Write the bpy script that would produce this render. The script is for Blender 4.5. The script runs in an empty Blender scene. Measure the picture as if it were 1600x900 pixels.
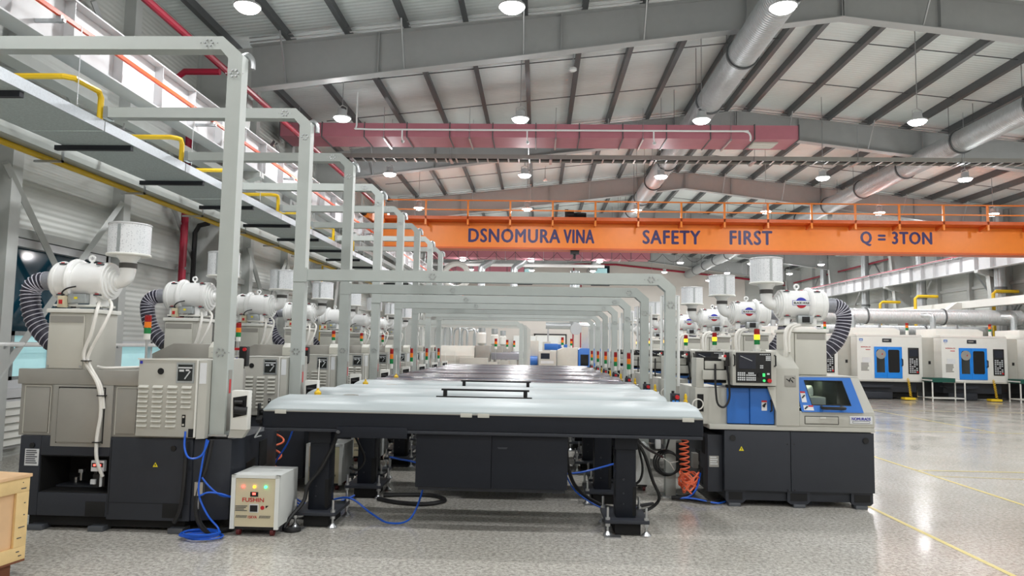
import bpy, bmesh, math, random
from mathutils import Vector, Matrix
random.seed(7)
S = bpy.context.scene
COL = S.collection
PI = math.pi

# ---------------------------------------------------------------- camera
YAW, PITCH, ROLL, FPX, EYE = 0.0366905, 0.0814897, 0.0174533, 1130.0, 1.6
fw = Vector((-math.sin(YAW)*math.cos(PITCH), math.cos(YAW)*math.cos(PITCH), math.sin(PITCH)))
rt = Vector((math.cos(YAW), math.sin(YAW), 0)); up = rt.cross(fw)
r2 = rt*math.cos(ROLL) + up*math.sin(ROLL); u2 = up*math.cos(ROLL) - rt*math.sin(ROLL)
cam = bpy.data.cameras.new('camera'); cam.sensor_width = 36; cam.lens = FPX/1600*36
cam.clip_end = 200; cam.clip_start = 0.05
co = bpy.data.objects.new('camera', cam); COL.objects.link(co)
m = Matrix((( r2.x, u2.x, -fw.x, 0), (r2.y, u2.y, -fw.y, 0), (r2.z, u2.z, -fw.z, EYE), (0, 0, 0, 1)))
co.matrix_world = m
S.camera = co
# ---------------------------------------------------------------- world, exposure
w = bpy.data.worlds.new('dusk'); S.world = w; w.use_nodes = True
w.node_tree.nodes['Background'].inputs[0].default_value = (0.06, 0.28, 0.36, 1)
w.node_tree.nodes['Background'].inputs[1].default_value = 0.55
S.view_settings.view_transform = 'Standard'; S.view_settings.look = 'None'
S.view_settings.gamma = 1; S.view_settings.use_curve_mapping = False
S.view_settings.exposure = 0.6
try:
    S.cycles.max_bounces = 8; S.cycles.diffuse_bounces = 5; S.cycles.glossy_bounces = 3
    S.cycles.transmission_bounces = 4; S.cycles.use_denoising = True
    S.cycles.sample_clamp_indirect = 6; S.cycles.caustics_reflective = False
except Exception:
    pass
LAMP_W = 60.0      # downward light of one lamp
GLOW_W = 28.0      # added to brighten the roof, standing for the lens's sideways glow

# ---------------------------------------------------------------- materials
def lin(c):
    return tuple(((v/255)/12.92 if v/255 <= .04045 else ((v/255+.055)/1.055)**2.4) for v in c) + (1,)
MATS = {}
def mat(name, c, rough=.5, metal=0, var=.06, scale=6, bump=0, bscale=200, emit=None, es=0, alpha=None, spec=.5, coat=0):
    m = bpy.data.materials.new(name); m.use_nodes = True
    nt = m.node_tree; b = nt.nodes['Principled BSDF']
    b.inputs['Roughness'].default_value = rough; b.inputs['Metallic'].default_value = metal
    b.inputs['Specular IOR Level'].default_value = spec
    if coat: b.inputs['Coat Weight'].default_value = coat; b.inputs['Coat Roughness'].default_value = .08
    L = lin(c)
    if var:
        tc = nt.nodes.new('ShaderNodeTexCoord'); nz = nt.nodes.new('ShaderNodeTexNoise')
        nz.inputs['Scale'].default_value = scale; nz.inputs['Detail'].default_value = 4
        nt.links.new(tc.outputs['Object'], nz.inputs['Vector'])
        mx = nt.nodes.new('ShaderNodeMix'); mx.data_type = 'RGBA'
        mx.inputs['A'].default_value = tuple(max(0, v*(1-var*2)) for v in L[:3]) + (1,)
        mx.inputs['B'].default_value = tuple(min(1, v*(1+var*2)) for v in L[:3]) + (1,)
        nt.links.new(nz.outputs['Fac'], mx.inputs['Factor']); nt.links.new(mx.outputs['Result'], b.inputs['Base Color'])
        if bump:
            n2 = nt.nodes.new('ShaderNodeTexNoise'); n2.inputs['Scale'].default_value = bscale
            nt.links.new(tc.outputs['Object'], n2.inputs['Vector'])
            bp = nt.nodes.new('ShaderNodeBump'); bp.inputs['Strength'].default_value = bump; bp.inputs['Distance'].default_value = .01
            nt.links.new(n2.outputs['Fac'], bp.inputs['Height']); nt.links.new(bp.outputs['Normal'], b.inputs['Normal'])
    else:
        b.inputs['Base Color'].default_value = L
    if emit:
        b.inputs['Emission Color'].default_value = lin(emit); b.inputs['Emission Strength'].default_value = es
    MATS[name] = m
    return m
def wave_bump(m, axis, scale, strength, dist=.02, profile='SIN'):
    nt = m.node_tree; b = nt.nodes['Principled BSDF']
    tc = nt.nodes.new('ShaderNodeTexCoord'); wv = nt.nodes.new('ShaderNodeTexWave')
    wv.wave_type = 'BANDS'; wv.bands_direction = axis; wv.wave_profile = profile
    wv.inputs['Scale'].default_value = scale
    nt.links.new(tc.outputs['Object'], wv.inputs['Vector'])
    bp = nt.nodes.new('ShaderNodeBump'); bp.inputs['Strength'].default_value = strength; bp.inputs['Distance'].default_value = dist
    nt.links.new(wv.outputs['Fac'], bp.inputs['Height']); nt.links.new(bp.outputs['Normal'], b.inputs['Normal'])
    return m

FRAME = mat('frame_paint', (180, 186, 182), .42, var=.03)
GREY = mat('machine_grey', (184, 183, 175), .45, var=.03)
GREYD = mat('panel_grey', (158, 156, 150), .38, .25, var=.04)
BEIGE = mat('beige_grey', (196, 195, 186), .45, var=.03)
CHAR = mat('charcoal_enamel', (48, 51, 58), .46, var=.05, spec=.35)
FEED = mat('feeder_dark', (23, 27, 36), .46, var=.05, spec=.3)
BLACK = mat('black_plastic', (18, 18, 20), .45, var=.05)
PIT = mat('dark_recess', (14, 14, 15), .8, var=.05)  # near-black for dark parts, also paints shade in holes and pockets
WHITE = mat('white_enamel', (240, 241, 240), .25, var=.02, coat=.3)
LIDW = mat('lid_white', (172, 181, 183), .42, var=.015)
LIDD = mat('lid_charcoal', (74, 77, 88), .26, var=.03)
BLUE = mat('door_blue', (44, 108, 190), .35, var=.03)
BLUE2 = mat('bright_blue', (22, 132, 226), .35, var=.03)
OFFW = mat('off_white', (226, 226, 220), .4, var=.02)
ORANGE = mat('crane_orange', (240, 136, 44), .4, var=.03)
ORDK = mat('crane_orange_dark', (206, 92, 32), .45, var=.04)
NAVY = mat('navy_letter', (44, 34, 96), .4, var=.03)
STEEL = mat('bright_steel', (190, 192, 194), .3, .9, var=.05)
GALV = mat('galvanised', (188, 194, 196), .32, .75, var=.10, scale=26)
TRAY = mat('galvanised_tray', (196, 208, 208), .5, 0, var=.16, scale=40)
TRAYLIP = mat('galvanised_lip', (206, 212, 218), .4, .3, var=.10, scale=60)
SPIRAL = wave_bump(mat('spiral_duct', (186, 190, 192), .48, .55, var=.08, scale=12), 'Y', 4.2, .8, .02)
SPIRALX = wave_bump(mat('spiral_duct_cross', (206, 210, 212), .42, .5, var=.08, scale=12), 'X', 5, .6, .012)
PINKF = mat('pink_insulation', (184, 114, 127), .55, var=.05, scale=3)
PURLIN = mat('purlin_grey', (92, 95, 97), .5, .2, var=.05)
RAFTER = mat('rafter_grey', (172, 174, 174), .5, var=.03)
POST = mat('post_grey', (188, 191, 189), .5, var=.04)
RUNWAY = mat('runway_white', (206, 207, 209), .45, var=.03)
REDP = mat('sprinkler_red', (158, 22, 52), .35, var=.05)
YEL = mat('gas_yellow', (226, 186, 28), .4, var=.06)
ORAIL = mat('conductor_orange', (245, 88, 38), .4, var=.04)
HOSE = mat('hose_fabric', (44, 43, 58), .5, var=.1, scale=30)
HOSEW = mat('hose_spiral', (206, 205, 218), .4, var=.05)
SLEEVE = mat('hose_sleeve', (150, 152, 160), .35, .3, var=.12, scale=30)
RUB = mat('rubber_collar', (72, 70, 68), .6, var=.08)
BLUEH = mat('blue_hose', (26, 92, 205), .35, var=.05)
ORH = mat('orange_hose', (255, 122, 84), .35, var=.05)
YELH = mat('yellow_hose', (232, 196, 40), .4, var=.05)
CABLE = mat('black_cable', (22, 22, 24), .5, var=.05)
WHOSE = mat('white_hose', (226, 224, 218), .45, var=.04)
CREAM = mat('cream_panel', (206, 196, 166), .45, var=.03)
STABW = mat('stabiliser_white', (222, 225, 222), .4, var=.02)
REDM = mat('red_paint', (196, 32, 38), .4, var=.04)
DRED = mat('lens_red', (140, 14, 18), .25, var=0, emit=(190, 20, 20), es=.06)
DORG = mat('lens_orange', (226, 120, 24), .25, var=0, emit=(230, 110, 20), es=.06)
DGRN = mat('lens_green', (18, 120, 62), .25, var=0, emit=(18, 130, 60), es=.05)
LAMB = mat('lens_amber_lit', (255, 200, 40), .25, var=0, emit=(255, 196, 30), es=1.6)
LEDR = mat('led_red', (255, 60, 50), .3, var=0, emit=(255, 70, 60), es=4)
LEDY = mat('led_amber', (255, 180, 40), .3, var=0, emit=(255, 180, 40), es=3)
LEDG = mat('led_green', (60, 255, 150), .3, var=0, emit=(60, 255, 150), es=3)
mat('green_lit', (70, 200, 110), .3, var=0, emit=(60, 230, 120), es=.5)
SCREEN = mat('screen_glass', (34, 38, 50), .15, var=.15, scale=14)
KEY = mat('key_white', (205, 208, 210), .4, var=.04)
PAPER = mat('label_paper', (214, 216, 218), .5, var=.04)
INK = mat('label_ink', (70, 72, 78), .6, var=.04)
REDT = mat('red_print', (186, 30, 40), .5, var=0)
BLUET = mat('blue_print', (40, 48, 170), .5, var=0)
WARN = mat('warning_yellow', (232, 214, 40), .5, var=0)
WOOD = mat('crate_pine', (226, 196, 140), .6, var=.1, scale=9, bump=.15, bscale=60)
WOODP = mat('crate_plywood', (222, 184, 142), .6, var=.09, scale=5)
WOODD = mat('crate_runner', (120, 72, 48), .7, var=.1)
GREENT = mat('green_mat', (14, 78, 66), .5, var=.05)
LAMPG = mat('lamp_lens', (255, 255, 255), .3, var=0, emit=(255, 250, 242), es=14)
LAMPH = mat('lamp_housing', (206, 208, 210), .4, .3, var=.03)
mat('castor_red', (92, 22, 24), .5)
PADM = mat('levelling_pad', (92, 96, 102), .4, .4, var=.08)
COOL = mat('work_light_strip', (240, 246, 220), .3, var=0, emit=(235, 245, 215), es=3)
INNER = mat('machine_inside', (74, 80, 76), .4, .3, var=.2, scale=12)

# perforated filter: small dark dots by voronoi
def perforated():
    m = mat('perforated_filter', (226, 229, 232), .4, .2, var=.02)
    nt = m.node_tree; b = nt.nodes['Principled BSDF']
    tc = nt.nodes.new('ShaderNodeTexCoord'); vo = nt.nodes.new('ShaderNodeTexVoronoi'); vo.inputs['Scale'].default_value = 62
    vo.inputs['Randomness'].default_value = .55
    cr = nt.nodes.new('ShaderNodeValToRGB'); cr.color_ramp.elements[0].position = .2; cr.color_ramp.elements[1].position = .34
    cr.color_ramp.elements[0].color = lin((196, 199, 204)); cr.color_ramp.elements[1].color = lin((234, 237, 240))
    nt.links.new(tc.outputs['Object'], vo.inputs['Vector']); nt.links.new(vo.outputs['Distance'], cr.inputs[0])
    nt.links.new(cr.outputs[0], b.inputs['Base Color'])
    return m
PERF = perforated()
# concrete floor: ground, sealed, speckled
def floor_mat():
    m = bpy.data.materials.new('ground_concrete'); m.use_nodes = True
    nt = m.node_tree; b = nt.nodes['Principled BSDF']; N = nt.nodes.new; Lk = nt.links.new
    tc = N('ShaderNodeTexCoord')
    def noise(s, d=3, r=.6):
        n = N('ShaderNodeTexNoise'); n.inputs['Scale'].default_value = s; n.inputs['Detail'].default_value = d
        n.inputs['Roughness'].default_value = r; Lk(tc.outputs['Object'], n.inputs['Vector']); return n
    def ramp(src, a, ca, bpos, cb):
        r = N('ShaderNodeValToRGB'); e = r.color_ramp.elements
        e[0].position = a; e[0].color = ca; e[1].position = bpos; e[1].color = cb; Lk(src, r.inputs[0]); return r
    base = ramp(noise(.5, 5).outputs['Fac'], .3, lin((190, 186, 176)), .72, lin((209, 206, 199)))
    sp = ramp(noise(30, 6, .8).outputs['Fac'], .38, (.34, .335, .33, 1), .6, (1.08, 1.08, 1.08, 1))
    m1 = N('ShaderNodeMix'); m1.data_type = 'RGBA'; m1.blend_type = 'MULTIPLY'; m1.inputs['Factor'].default_value = .8
    Lk(base.outputs[0], m1.inputs['A']); Lk(sp.outputs[0], m1.inputs['B'])
    vo = N('ShaderNodeTexVoronoi'); vo.inputs['Scale'].default_value = 26; Lk(tc.outputs['Object'], vo.inputs['Vector'])
    st = ramp(vo.outputs['Distance'], .1, (.35, .34, .33, 1), .2, (1, 1, 1, 1))
    m2 = N('ShaderNodeMix'); m2.data_type = 'RGBA'; m2.blend_type = 'MULTIPLY'; m2.inputs['Factor'].default_value = .55
    Lk(m1.outputs['Result'], m2.inputs['A']); Lk(st.outputs[0], m2.inputs['B'])
    Lk(m2.outputs['Result'], b.inputs['Base Color'])
    rr = ramp(noise(1.3, 4).outputs['Fac'], .3, (.10, .10, .10, 1), .7, (.24, .24, .24, 1))
    Lk(rr.outputs[0], b.inputs['Roughness']); b.inputs['Specular IOR Level'].default_value = .55
    bp = N('ShaderNodeBump'); bp.inputs['Strength'].default_value = .05; bp.inputs['Distance'].default_value = .004
    Lk(noise(26, 4).outputs['Fac'], bp.inputs['Height']); Lk(bp.outputs['Normal'], b.inputs['Normal'])
    return m
FLOOR = floor_mat()
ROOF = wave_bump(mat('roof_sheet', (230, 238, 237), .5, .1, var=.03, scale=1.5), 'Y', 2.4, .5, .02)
WALLS = wave_bump(mat('wall_sheet', (200, 203, 199), .42, .1, var=.05, scale=.8), 'Z', 3.6, .5, .012)
WALLB = mat('wall_cream', (216, 211, 204), .55, var=.02, scale=.5)
GLASS = mat('window_glass', (14, 60, 78), .06, var=.1, scale=1, spec=.8)
GLOWP = mat('glowing_pane', (190, 226, 230), .3, var=.05, emit=(170, 225, 230), es=.25)  # pale cyan with emission added, imitates bright light on the panes
GLASSD = mat('door_window_glass', (30, 34, 34), .08, var=.25, scale=9, spec=.8)

# ---------------------------------------------------------------- mesh helpers
class MB:
    def __init__(s): s.v = []; s.f = []
    def add(s, vs, fs):
        o = len(s.v); s.v += [tuple(p) for p in vs]; s.f += [tuple(i+o for i in f) for f in fs]; return s
    def box(s, x0, x1, y0, y1, z0, z1):
        v = [(x, y, z) for z in (z0, z1) for y in (y0, y1) for x in (x0, x1)]
        return s.add(v, [(0, 2, 3, 1), (4, 5, 7, 6), (0, 1, 5, 4), (2, 6, 7, 3), (0, 4, 6, 2), (1, 3, 7, 5)])
    def prism(s, poly, axis, a, b):
        n = len(poly)
        def P(p, h): return {'x': (h, p[0], p[1]), 'y': (p[0], h, p[1]), 'z': (p[0], p[1], h)}[axis]
        return s.add([P(p, a) for p in poly] + [P(p, b) for p in poly],
                     [tuple(range(n-1, -1, -1)), tuple(range(n, 2*n))] + [(i, (i+1) % n, n+(i+1) % n, n+i) for i in range(n)])
    def hexa(s, v):  # bottom 4 then top 4
        return s.add(v, [(3, 2, 1, 0), (4, 5, 6, 7), (0, 1, 5, 4), (1, 2, 6, 5), (2, 3, 7, 6), (3, 0, 4, 7)])
    def cyl(s, p0, p1, r0, r1=None, n=14, cap=True):
        r1 = r0 if r1 is None else r1
        return s.lathe([(r0, 0), (r1, (Vector(p1)-Vector(p0)).length)], p0, Vector(p1)-Vector(p0), n, cap)
    def lathe(s, prof, o, ax, n=24, cap=True):
        o = Vector(o); ax = Vector(ax).normalized()
        a = Vector((0, 0, 1)) if abs(ax.z) < .9 else Vector((1, 0, 0))
        e1 = ax.cross(a).normalized(); e2 = ax.cross(e1)
        vs = [o + ax*h + (e1*math.cos(2*PI*i/n) + e2*math.sin(2*PI*i/n))*r for r, h in prof for i in range(n)]
        k = len(prof)
        fs = [(j*n+i, j*n+(i+1) % n, (j+1)*n+(i+1) % n, (j+1)*n+i) for j in range(k-1) for i in range(n)]
        if cap: fs += [tuple(range(n-1, -1, -1)), tuple(range((k-1)*n, k*n))]
        return s.add(vs, fs)
    def tube(s, pts, r, n=8, closed=False, radii=None):
        P = [Vector(p) for p in pts]; k = len(P); vs = []; e = None
        for i in range(k):
            t = (P[(i+1) % k]-P[i-1]) if closed else (P[min(i+1, k-1)]-P[max(i-1, 0)])
            t.normalize()
            if e is None:
                a = Vector((0, 0, 1)) if abs(t.z) < .9 else Vector((1, 0, 0)); e = t.cross(a).normalized()
            else:
                e = (e - t*e.dot(t)).normalized()
            f = t.cross(e); R = radii[i] if radii else r
            vs += [P[i] + (e*math.cos(2*PI*j/n) + f*math.sin(2*PI*j/n))*R for j in range(n)]
        fs = [(i*n+j, i*n+(j+1) % n, ((i+1) % k)*n+(j+1) % n, ((i+1) % k)*n+j) for i in range(k if closed else k-1) for j in range(n)]
        if not closed: fs += [tuple(range(n-1, -1, -1)), tuple(range((k-1)*n, k*n))]
        return s.add(vs, fs)
    def ring(s, c, ax, R, r, n=24, m=8):
        ax = Vector(ax).normalized(); a = Vector((0, 0, 1)) if abs(ax.z) < .9 else Vector((1, 0, 0))
        e1 = ax.cross(a).normalized(); e2 = ax.cross(e1)
        return s.tube([Vector(c)+(e1*math.cos(2*PI*i/n)+e2*math.sin(2*PI*i/n))*R for i in range(n)], r, m, True)
    def bar(s, p0, p1, wd, dp=None):
        return s.tube([p0, p1], 0, 4, radii=[wd*.7071]*2)

def smooth(pts, k=6):
    P = [Vector(p) for p in pts]; out = []
    for i in range(len(P)-1):
        p0 = P[max(i-1, 0)]; p1 = P[i]; p2 = P[i+1]; p3 = P[min(i+2, len(P)-1)]
        for j in range(k):
            t = j/k
            out.append(.5*((2*p1) + (p2-p0)*t + (2*p0-5*p1+4*p2-p3)*t*t + (3*p1-p0-3*p2+p3)*t**3))
    out.append(P[-1]); return out
def helix(p0, p1, R, turns, n=12):
    p0 = Vector(p0); p1 = Vector(p1); ax = (p1-p0).normalized()
    a = Vector((0, 0, 1)) if abs(ax.z) < .9 else Vector((1, 0, 0)); e1 = ax.cross(a).normalized(); e2 = ax.cross(e1)
    N = int(turns*n)
    return [p0+(p1-p0)*(i/N)+(e1*math.cos(2*PI*i/n)+e2*math.sin(2*PI*i/n))*R for i in range(N+1)]
def helix_path(path, R, turns, n=10):
    P = [Vector(p) for p in path]; N = int(turns*n); out = []; e = None
    for i in range(N+1):
        u = i/N*(len(P)-1); a = min(int(u), len(P)-2); t = u-a; c = P[a].lerp(P[a+1], t)
        d = (P[min(a+2, len(P)-1)]-P[max(a-1, 0)]).normalized()
        if e is None: e = d.cross(Vector((0, 1, 0.01))).normalized()
        e = (e-d*e.dot(d)).normalized(); f = d.cross(e)
        out.append(c+(e*math.cos(2*PI*i/n)+f*math.sin(2*PI*i/n))*R)
    return out

ROOT = {}
def finish(me, mb_or_none, bevel=0, ang=35):
    bm = bmesh.new(); bm.from_mesh(me)
    bmesh.ops.recalc_face_normals(bm, faces=bm.faces)
    if bevel:
        ed = [e for e in bm.edges if len(e.link_faces) == 2 and e.calc_face_angle(0) > .5]
        bmesh.ops.bevel(bm, geom=ed, offset=bevel, segments=2, profile=.6, affect='EDGES', clamp_overlap=True)
    bm.to_mesh(me); bm.free()
    me.shade_smooth(); me.set_sharp_from_angle(angle=math.radians(ang))
def part(name, mb, material, parent=None, bevel=0, ang=35, **kw):
    """link one mesh (authored in world coordinates) as ONE object under its parent"""
    off = Vector((0, 0, 0))
    if parent is not None:
        off = Vector(ROOT.get(parent.name, (0, 0, 0)))
    me = bpy.data.meshes.new(name); me.from_pydata([tuple(Vector(p)-off) for p in mb.v], [], mb.f)
    finish(me, None, bevel, ang); me.materials.append(material)
    o = bpy.data.objects.new(name, me); COL.objects.link(o)
    if parent is not None: o.parent = parent; ROOT[o.name] = off
    for k, v in kw.items(): o[k] = v
    return o
def share(src, parent, loc=(0, 0, 0)):
    c = src.copy(); COL.objects.link(c); c.parent = parent; c.location = Vector(src.location)+Vector(loc)
    ROOT[c.name] = ROOT.get(src.name, (0, 0, 0)); return c
def thing(name, label, cat, loc, group=None):
    o = bpy.data.objects.new(name, None); COL.objects.link(o); o.empty_display_size = .1
    o.location = loc; o['label'] = label; o['category'] = cat
    if group: o['group'] = group
    ROOT[o.name] = loc; return o
def tag(o, label, cat, group=None):
    o['label'] = label; o['category'] = cat
    if group: o['group'] = group
    return o
def copy_tree(o, parent=None, shift=None, label=None):
    c = o.copy(); COL.objects.link(c)
    if parent is not None: c.parent = parent
    if shift is not None: c.location = o.location + Vector(shift)
    if label: c['label'] = label
    ROOT[c.name] = ROOT.get(o.name, (0, 0, 0))
    for ch in list(o.children): copy_tree(ch, c)
    return c
def struct(name, mb, material, **kw):
    o = part(name, mb, material, **kw); o['kind'] = 'structure'; return o

def text_verts(s, bold=.02, space=1.0):
    cu = bpy.data.curves.new('t', 'FONT'); cu.body = s; cu.offset = bold; cu.space_character = space; cu.resolution_u = 3
    o = bpy.data.objects.new('t', cu); me = bpy.data.meshes.new_from_object(o)
    vs = [v.co.copy() for v in me.vertices]; fs = [tuple(p.vertices) for p in me.polygons]
    bpy.data.objects.remove(o); bpy.data.curves.remove(cu); bpy.data.meshes.remove(me)
    x0 = min(v.x for v in vs); x1 = max(v.x for v in vs); y0 = min(v.y for v in vs); y1 = max(v.y for v in vs)
    return [((v.x-x0)/(x1-x0), (v.y-y0)/(y1-y0)) for v in vs], fs
def lettering(s, fn, bold=.02, space=1.0):
    """flat letters laid on a surface: fn(u, v) gives the point"""
    mb = MB(); uv, fs = text_verts(s, bold, space); mb.add([fn(u, v) for u, v in uv], fs); return mb
def text_front(name, s, x0, x1, y, z0, z1, material, parent, bold=.02, space=1.0):
    mb = MB(); h = z1-z0
    for i, (sx_, sz_) in enumerate(((0, 0), (-1, 0), (1, 0), (0, .7), (0, -.7))):
        t = lettering(s, lambda u, v: (x0+(x1-x0)*u+sx_*bold*h, y-.0004*i, z0+h*v+sz_*bold*h), 0, space); mb.add(t.v, t.f)
    return part(name, mb, material, parent)
def lines_front(mb, x0, x1, y, z0, z1, n, frac=.5):
    h = (z1-z0)/n
    for i in range(n):
        r = x1 - (x1-x0)*random.uniform(0, .35)
        mb.box(x0, r, y-.0015, y, z1-(i+frac)*h, z1-i*h)
    return mb
ORD = ['first', 'second', 'third', 'fourth', 'fifth', 'sixth', 'seventh', 'eighth', 'ninth', 'tenth', 'eleventh', 'twelfth', 'thirteenth', 'fourteenth', 'fifteenth']
P = 1.947     # machine pitch along the rows

# ================================================================ SETTING
XL, XR, YB, YF = -7.2, 19.6, 58.2, -8.0
XA = 6.15
def roof_z(x): return 9.36 - abs(x-XA)*0.108
struct('floor', MB().box(XL-.2, XR+.2, YF, YB+.3, -.2, 0), FLOOR)
floor = bpy.data.objects['floor']
def strip(p0, p1, wd, name='floor_line'):
    a = Vector(p0+(0,)); b = Vector(p1+(0,)); d = (b-a).normalized(); n = Vector((-d.y, d.x, 0))*wd/2
    mb = MB().add([a-n, b-n, b+n, a+n], [(0, 1, 2, 3)]); mb.v = [(x, y, .002) for x, y, z in mb.v]
    part(name, mb, MATS['line_yellow'], floor)
mat('line_yellow', (206, 190, 112), .35, var=.12, scale=20)
strip((3.5, -2), (3.46, 30), .05); strip((5.25, -2), (5.25, 30), .05); strip((5.25, 10.35), (14, 10.45), .05); strip((5.25, 9.9), (14, 9.0), .03)
strip((5.25, 15.5), (18, 15.5), .05); strip((5.25, 21.2), (18, 21.0), .05)
strip((9.5, 15.5), (9.5, 21.2), .05)

# ceiling: two pitched sheets with purlins, sag rods, rafters as its pieces
def roof_half(xa, xb):
    za, zb = roof_z(xa), roof_z(xb)
    return [(xa, za), (xb, zb), (xb, zb+.1), (xa, za+.1)]
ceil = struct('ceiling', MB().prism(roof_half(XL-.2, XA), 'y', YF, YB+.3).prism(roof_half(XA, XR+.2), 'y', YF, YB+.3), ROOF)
px = [XA + s*(.35+1.235*i) for s in (-1, 1) for i in range(11)]
pur0 = None
for x in sorted(px):
    z = roof_z(x)
    if pur0 is None:
        mb = MB().box(x-.035, x+.035, YF+.1, YB, z-.21, z-.002).box(x+.03, x+.08, YF+.1, YB, z-.21, z-.19)
        pur0 = part('purlin', mb, PURLIN, ceil); px0, pz0 = x, z
    else:
        share(pur0, ceil, (x-px0, 0, z-pz0))
RY = [-1.4+8*i for i in range(8)]
for side, xe, xb in ((-1, XL, -6.1), (1, XR, 18.4)):
    def zt(x): return roof_z(x)-.215
    def zb(x): return 8.46-abs(x-XA)*.128
    mb = MB()
    y = RY[0]
    poly = [(xb, zb(xb)), (XA, zb(XA)), (XA, zt(XA)), (xb, zt(xb))]
    mb.prism(poly, 'y', y-.006, y+.006)
    mb.prism([(xb, zb(xb)-.02), (XA, zb(XA)-.02), (XA, zb(XA)), (xb, zb(xb))], 'y', y-.13, y+.13)
    mb.prism([(xb, zt(xb)-.02), (XA, zt(XA)-.02), (XA, zt(XA)), (xb, zt(xb))], 'y', y-.13, y+.13)
    for xs in ([-3.4, .4, 4.2, XA-.02] if side < 0 else [XA+.02, 8.1, 11.9, 15.7]):
        mb.box(xs-.008, xs+.008, y-.11, y+.11, zb(xs), zt(xs)-.01)
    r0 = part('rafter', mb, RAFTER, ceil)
    mb = MB()
    for i in range(1, 6):
        x = XA + side*(.35+1.235*(2*i-1))
        mb.cyl((x, y-.1, zb(x)), (x, y-.62, roof_z(x)-.15), .02, n=6)
    b0 = part('flange_brace', mb, STEEL, ceil, kind='stuff')
    mb = MB().prism([(XA+side*.4, 0+roof_z(XA+side*.4)-.12), (xb, roof_z(xb)-.12), (xb, roof_z(xb)-.10), (XA+side*.4, roof_z(XA+side*.4)-.10)], 'y', y+2.65, y+2.67)
    part('conduit', MB().tube([(xb, y-.16, zt(xb)+.03), (XA, y-.16, zt(XA)+.03)], .018, 5).tube([(xb, y-.2, zt(xb)+.10), (XA, y-.2, zt(XA)+.10)], .014, 5), STEEL, ceil)
    cd0 = bpy.data.objects[ceil.children[-1].name] if False else [c for c in ceil.children if c.name.startswith('conduit')][-1]
    s0 = part('sag_rod', mb, PURLIN, ceil)
    share(s0, ceil, (0, 2.7, 0))
    for yy in RY[1:]:
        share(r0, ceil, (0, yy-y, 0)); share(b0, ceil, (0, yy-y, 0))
        share(cd0, ceil, (0, yy-y, 0)); share(s0, ceil, (0, yy-y, 0))
        if yy < 54: share(s0, ceil, (0, yy-y+2.7, 0))

# left wall with window openings
W1 = (9.45, 11.7, .98, 2.92)
wl = struct('wall_left', MB().box(XL-.2, XL, YF, W1[0], 0, 8.1).box(XL-.2, XL, W1[1], YB+.3, 0, 8.1)
            .box(XL-.2, XL, W1[0], W1[1], 0, W1[2]).box(XL-.2, XL, W1[0], W1[1], W1[3], 8.1), WALLS)
wr = struct('wall_right', MB().box(XR, XR+.2, YF, YB+.3, 0, 8.1), WALLS)
wb = struct('wall_back', MB().prism([(XL-.2, 0), (XR+.2, 0), (XR+.2, 7.95), (XA, 9.4), (XL-.2, 7.95)], 'y', YB, YB+.2), WALLS)
part('inner_wall_panel', MB().prism([(XL, 0), (16.4, 0), (16.4, 7.85), (XA, 8.75), (XL, 8.3)], 'y', YB-.3, YB-.02), WALLB, wb)
struct('wall_front', MB().prism([(XL-.2, 0), (XR+.2, 0), (XR+.2, 7.95), (XA, 9.4), (XL-.2, 7.95)], 'y', YF-.2, YF), WALLB)
# columns
for side, wall, X in ((-1, wl, XL), (1, wr, XR)):
    def sx(d): return X - side*d
    y = RY[0]
    zt_ = roof_z(sx(0))-.22
    mb = MB()
    pl = [(sx(0.02), 0), (sx(.55), 0), (sx(1.1), 6.86), (sx(1.1), zt_+.1), (sx(.02), zt_)]
    mb.prism(pl, 'y', y-.007, y+.007)
    mb.prism([(sx(.54), 0), (sx(.56), 0), (sx(1.12), 6.86), (sx(1.1), 6.86)], 'y', y-.13, y+.13)
    mb.prism([(sx(.0), 0), (sx(.03), 0), (sx(.03), zt_), (sx(0), zt_)], 'y', y-.13, y+.13)
    c0 = part('column', mb, POST, wall)
    mb = MB().prism([(sx(.5), 4.75), (sx(1.42), 5.02), (sx(1.42), 5.12), (sx(.5), 5.12)], 'y', y-.12, y+.12)
    k0 = part('corbel', mb, POST, wall)
    mb = MB().box(min(sx(0), sx(.2)), max(sx(0), sx(.2)), y+2.6, y+2.8, 0, 7.9)
    p0 = part('wall_post', mb, POST, wall)
    share(p0, wall, (0, 2.6, 0))
    for yy in RY[1:]:
        share(c0, wall, (0, yy-y, 0)); share(k0, wall, (0, yy-y, 0))
        share(p0, wall, (0, yy-y, 0))
        if yy < 54: share(p0, wall, (0, yy-y+2.6, 0))
    for z in (3.05, 4.6, 6.0):
        part('girt', MB().box(min(sx(0), sx(.09)), max(sx(0), sx(.09)), YF+.1, YB-.4, z-.06, z+.06), POST, wall)
    for yy in RY:
        part('wall_brace', MB().bar((sx(.15), yy+.1, 3.2), (sx(.15), yy+3.9, 6.9), .07).bar((sx(.15), yy+7.9, 3.2), (sx(.15), yy+4.1, 6.9), .07), STEEL, wall)
        if yy > 5:
            part('wall_brace', MB().bar((sx(.16), yy+2.5, .9), (sx(.16), yy+5.2, 3.9), .08), POST, wall)
            part('wall_brace', MB().bar((sx(.18), yy+5.2, .9), (sx(.18), yy+2.5, 3.9), .08), POST, wall)
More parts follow.
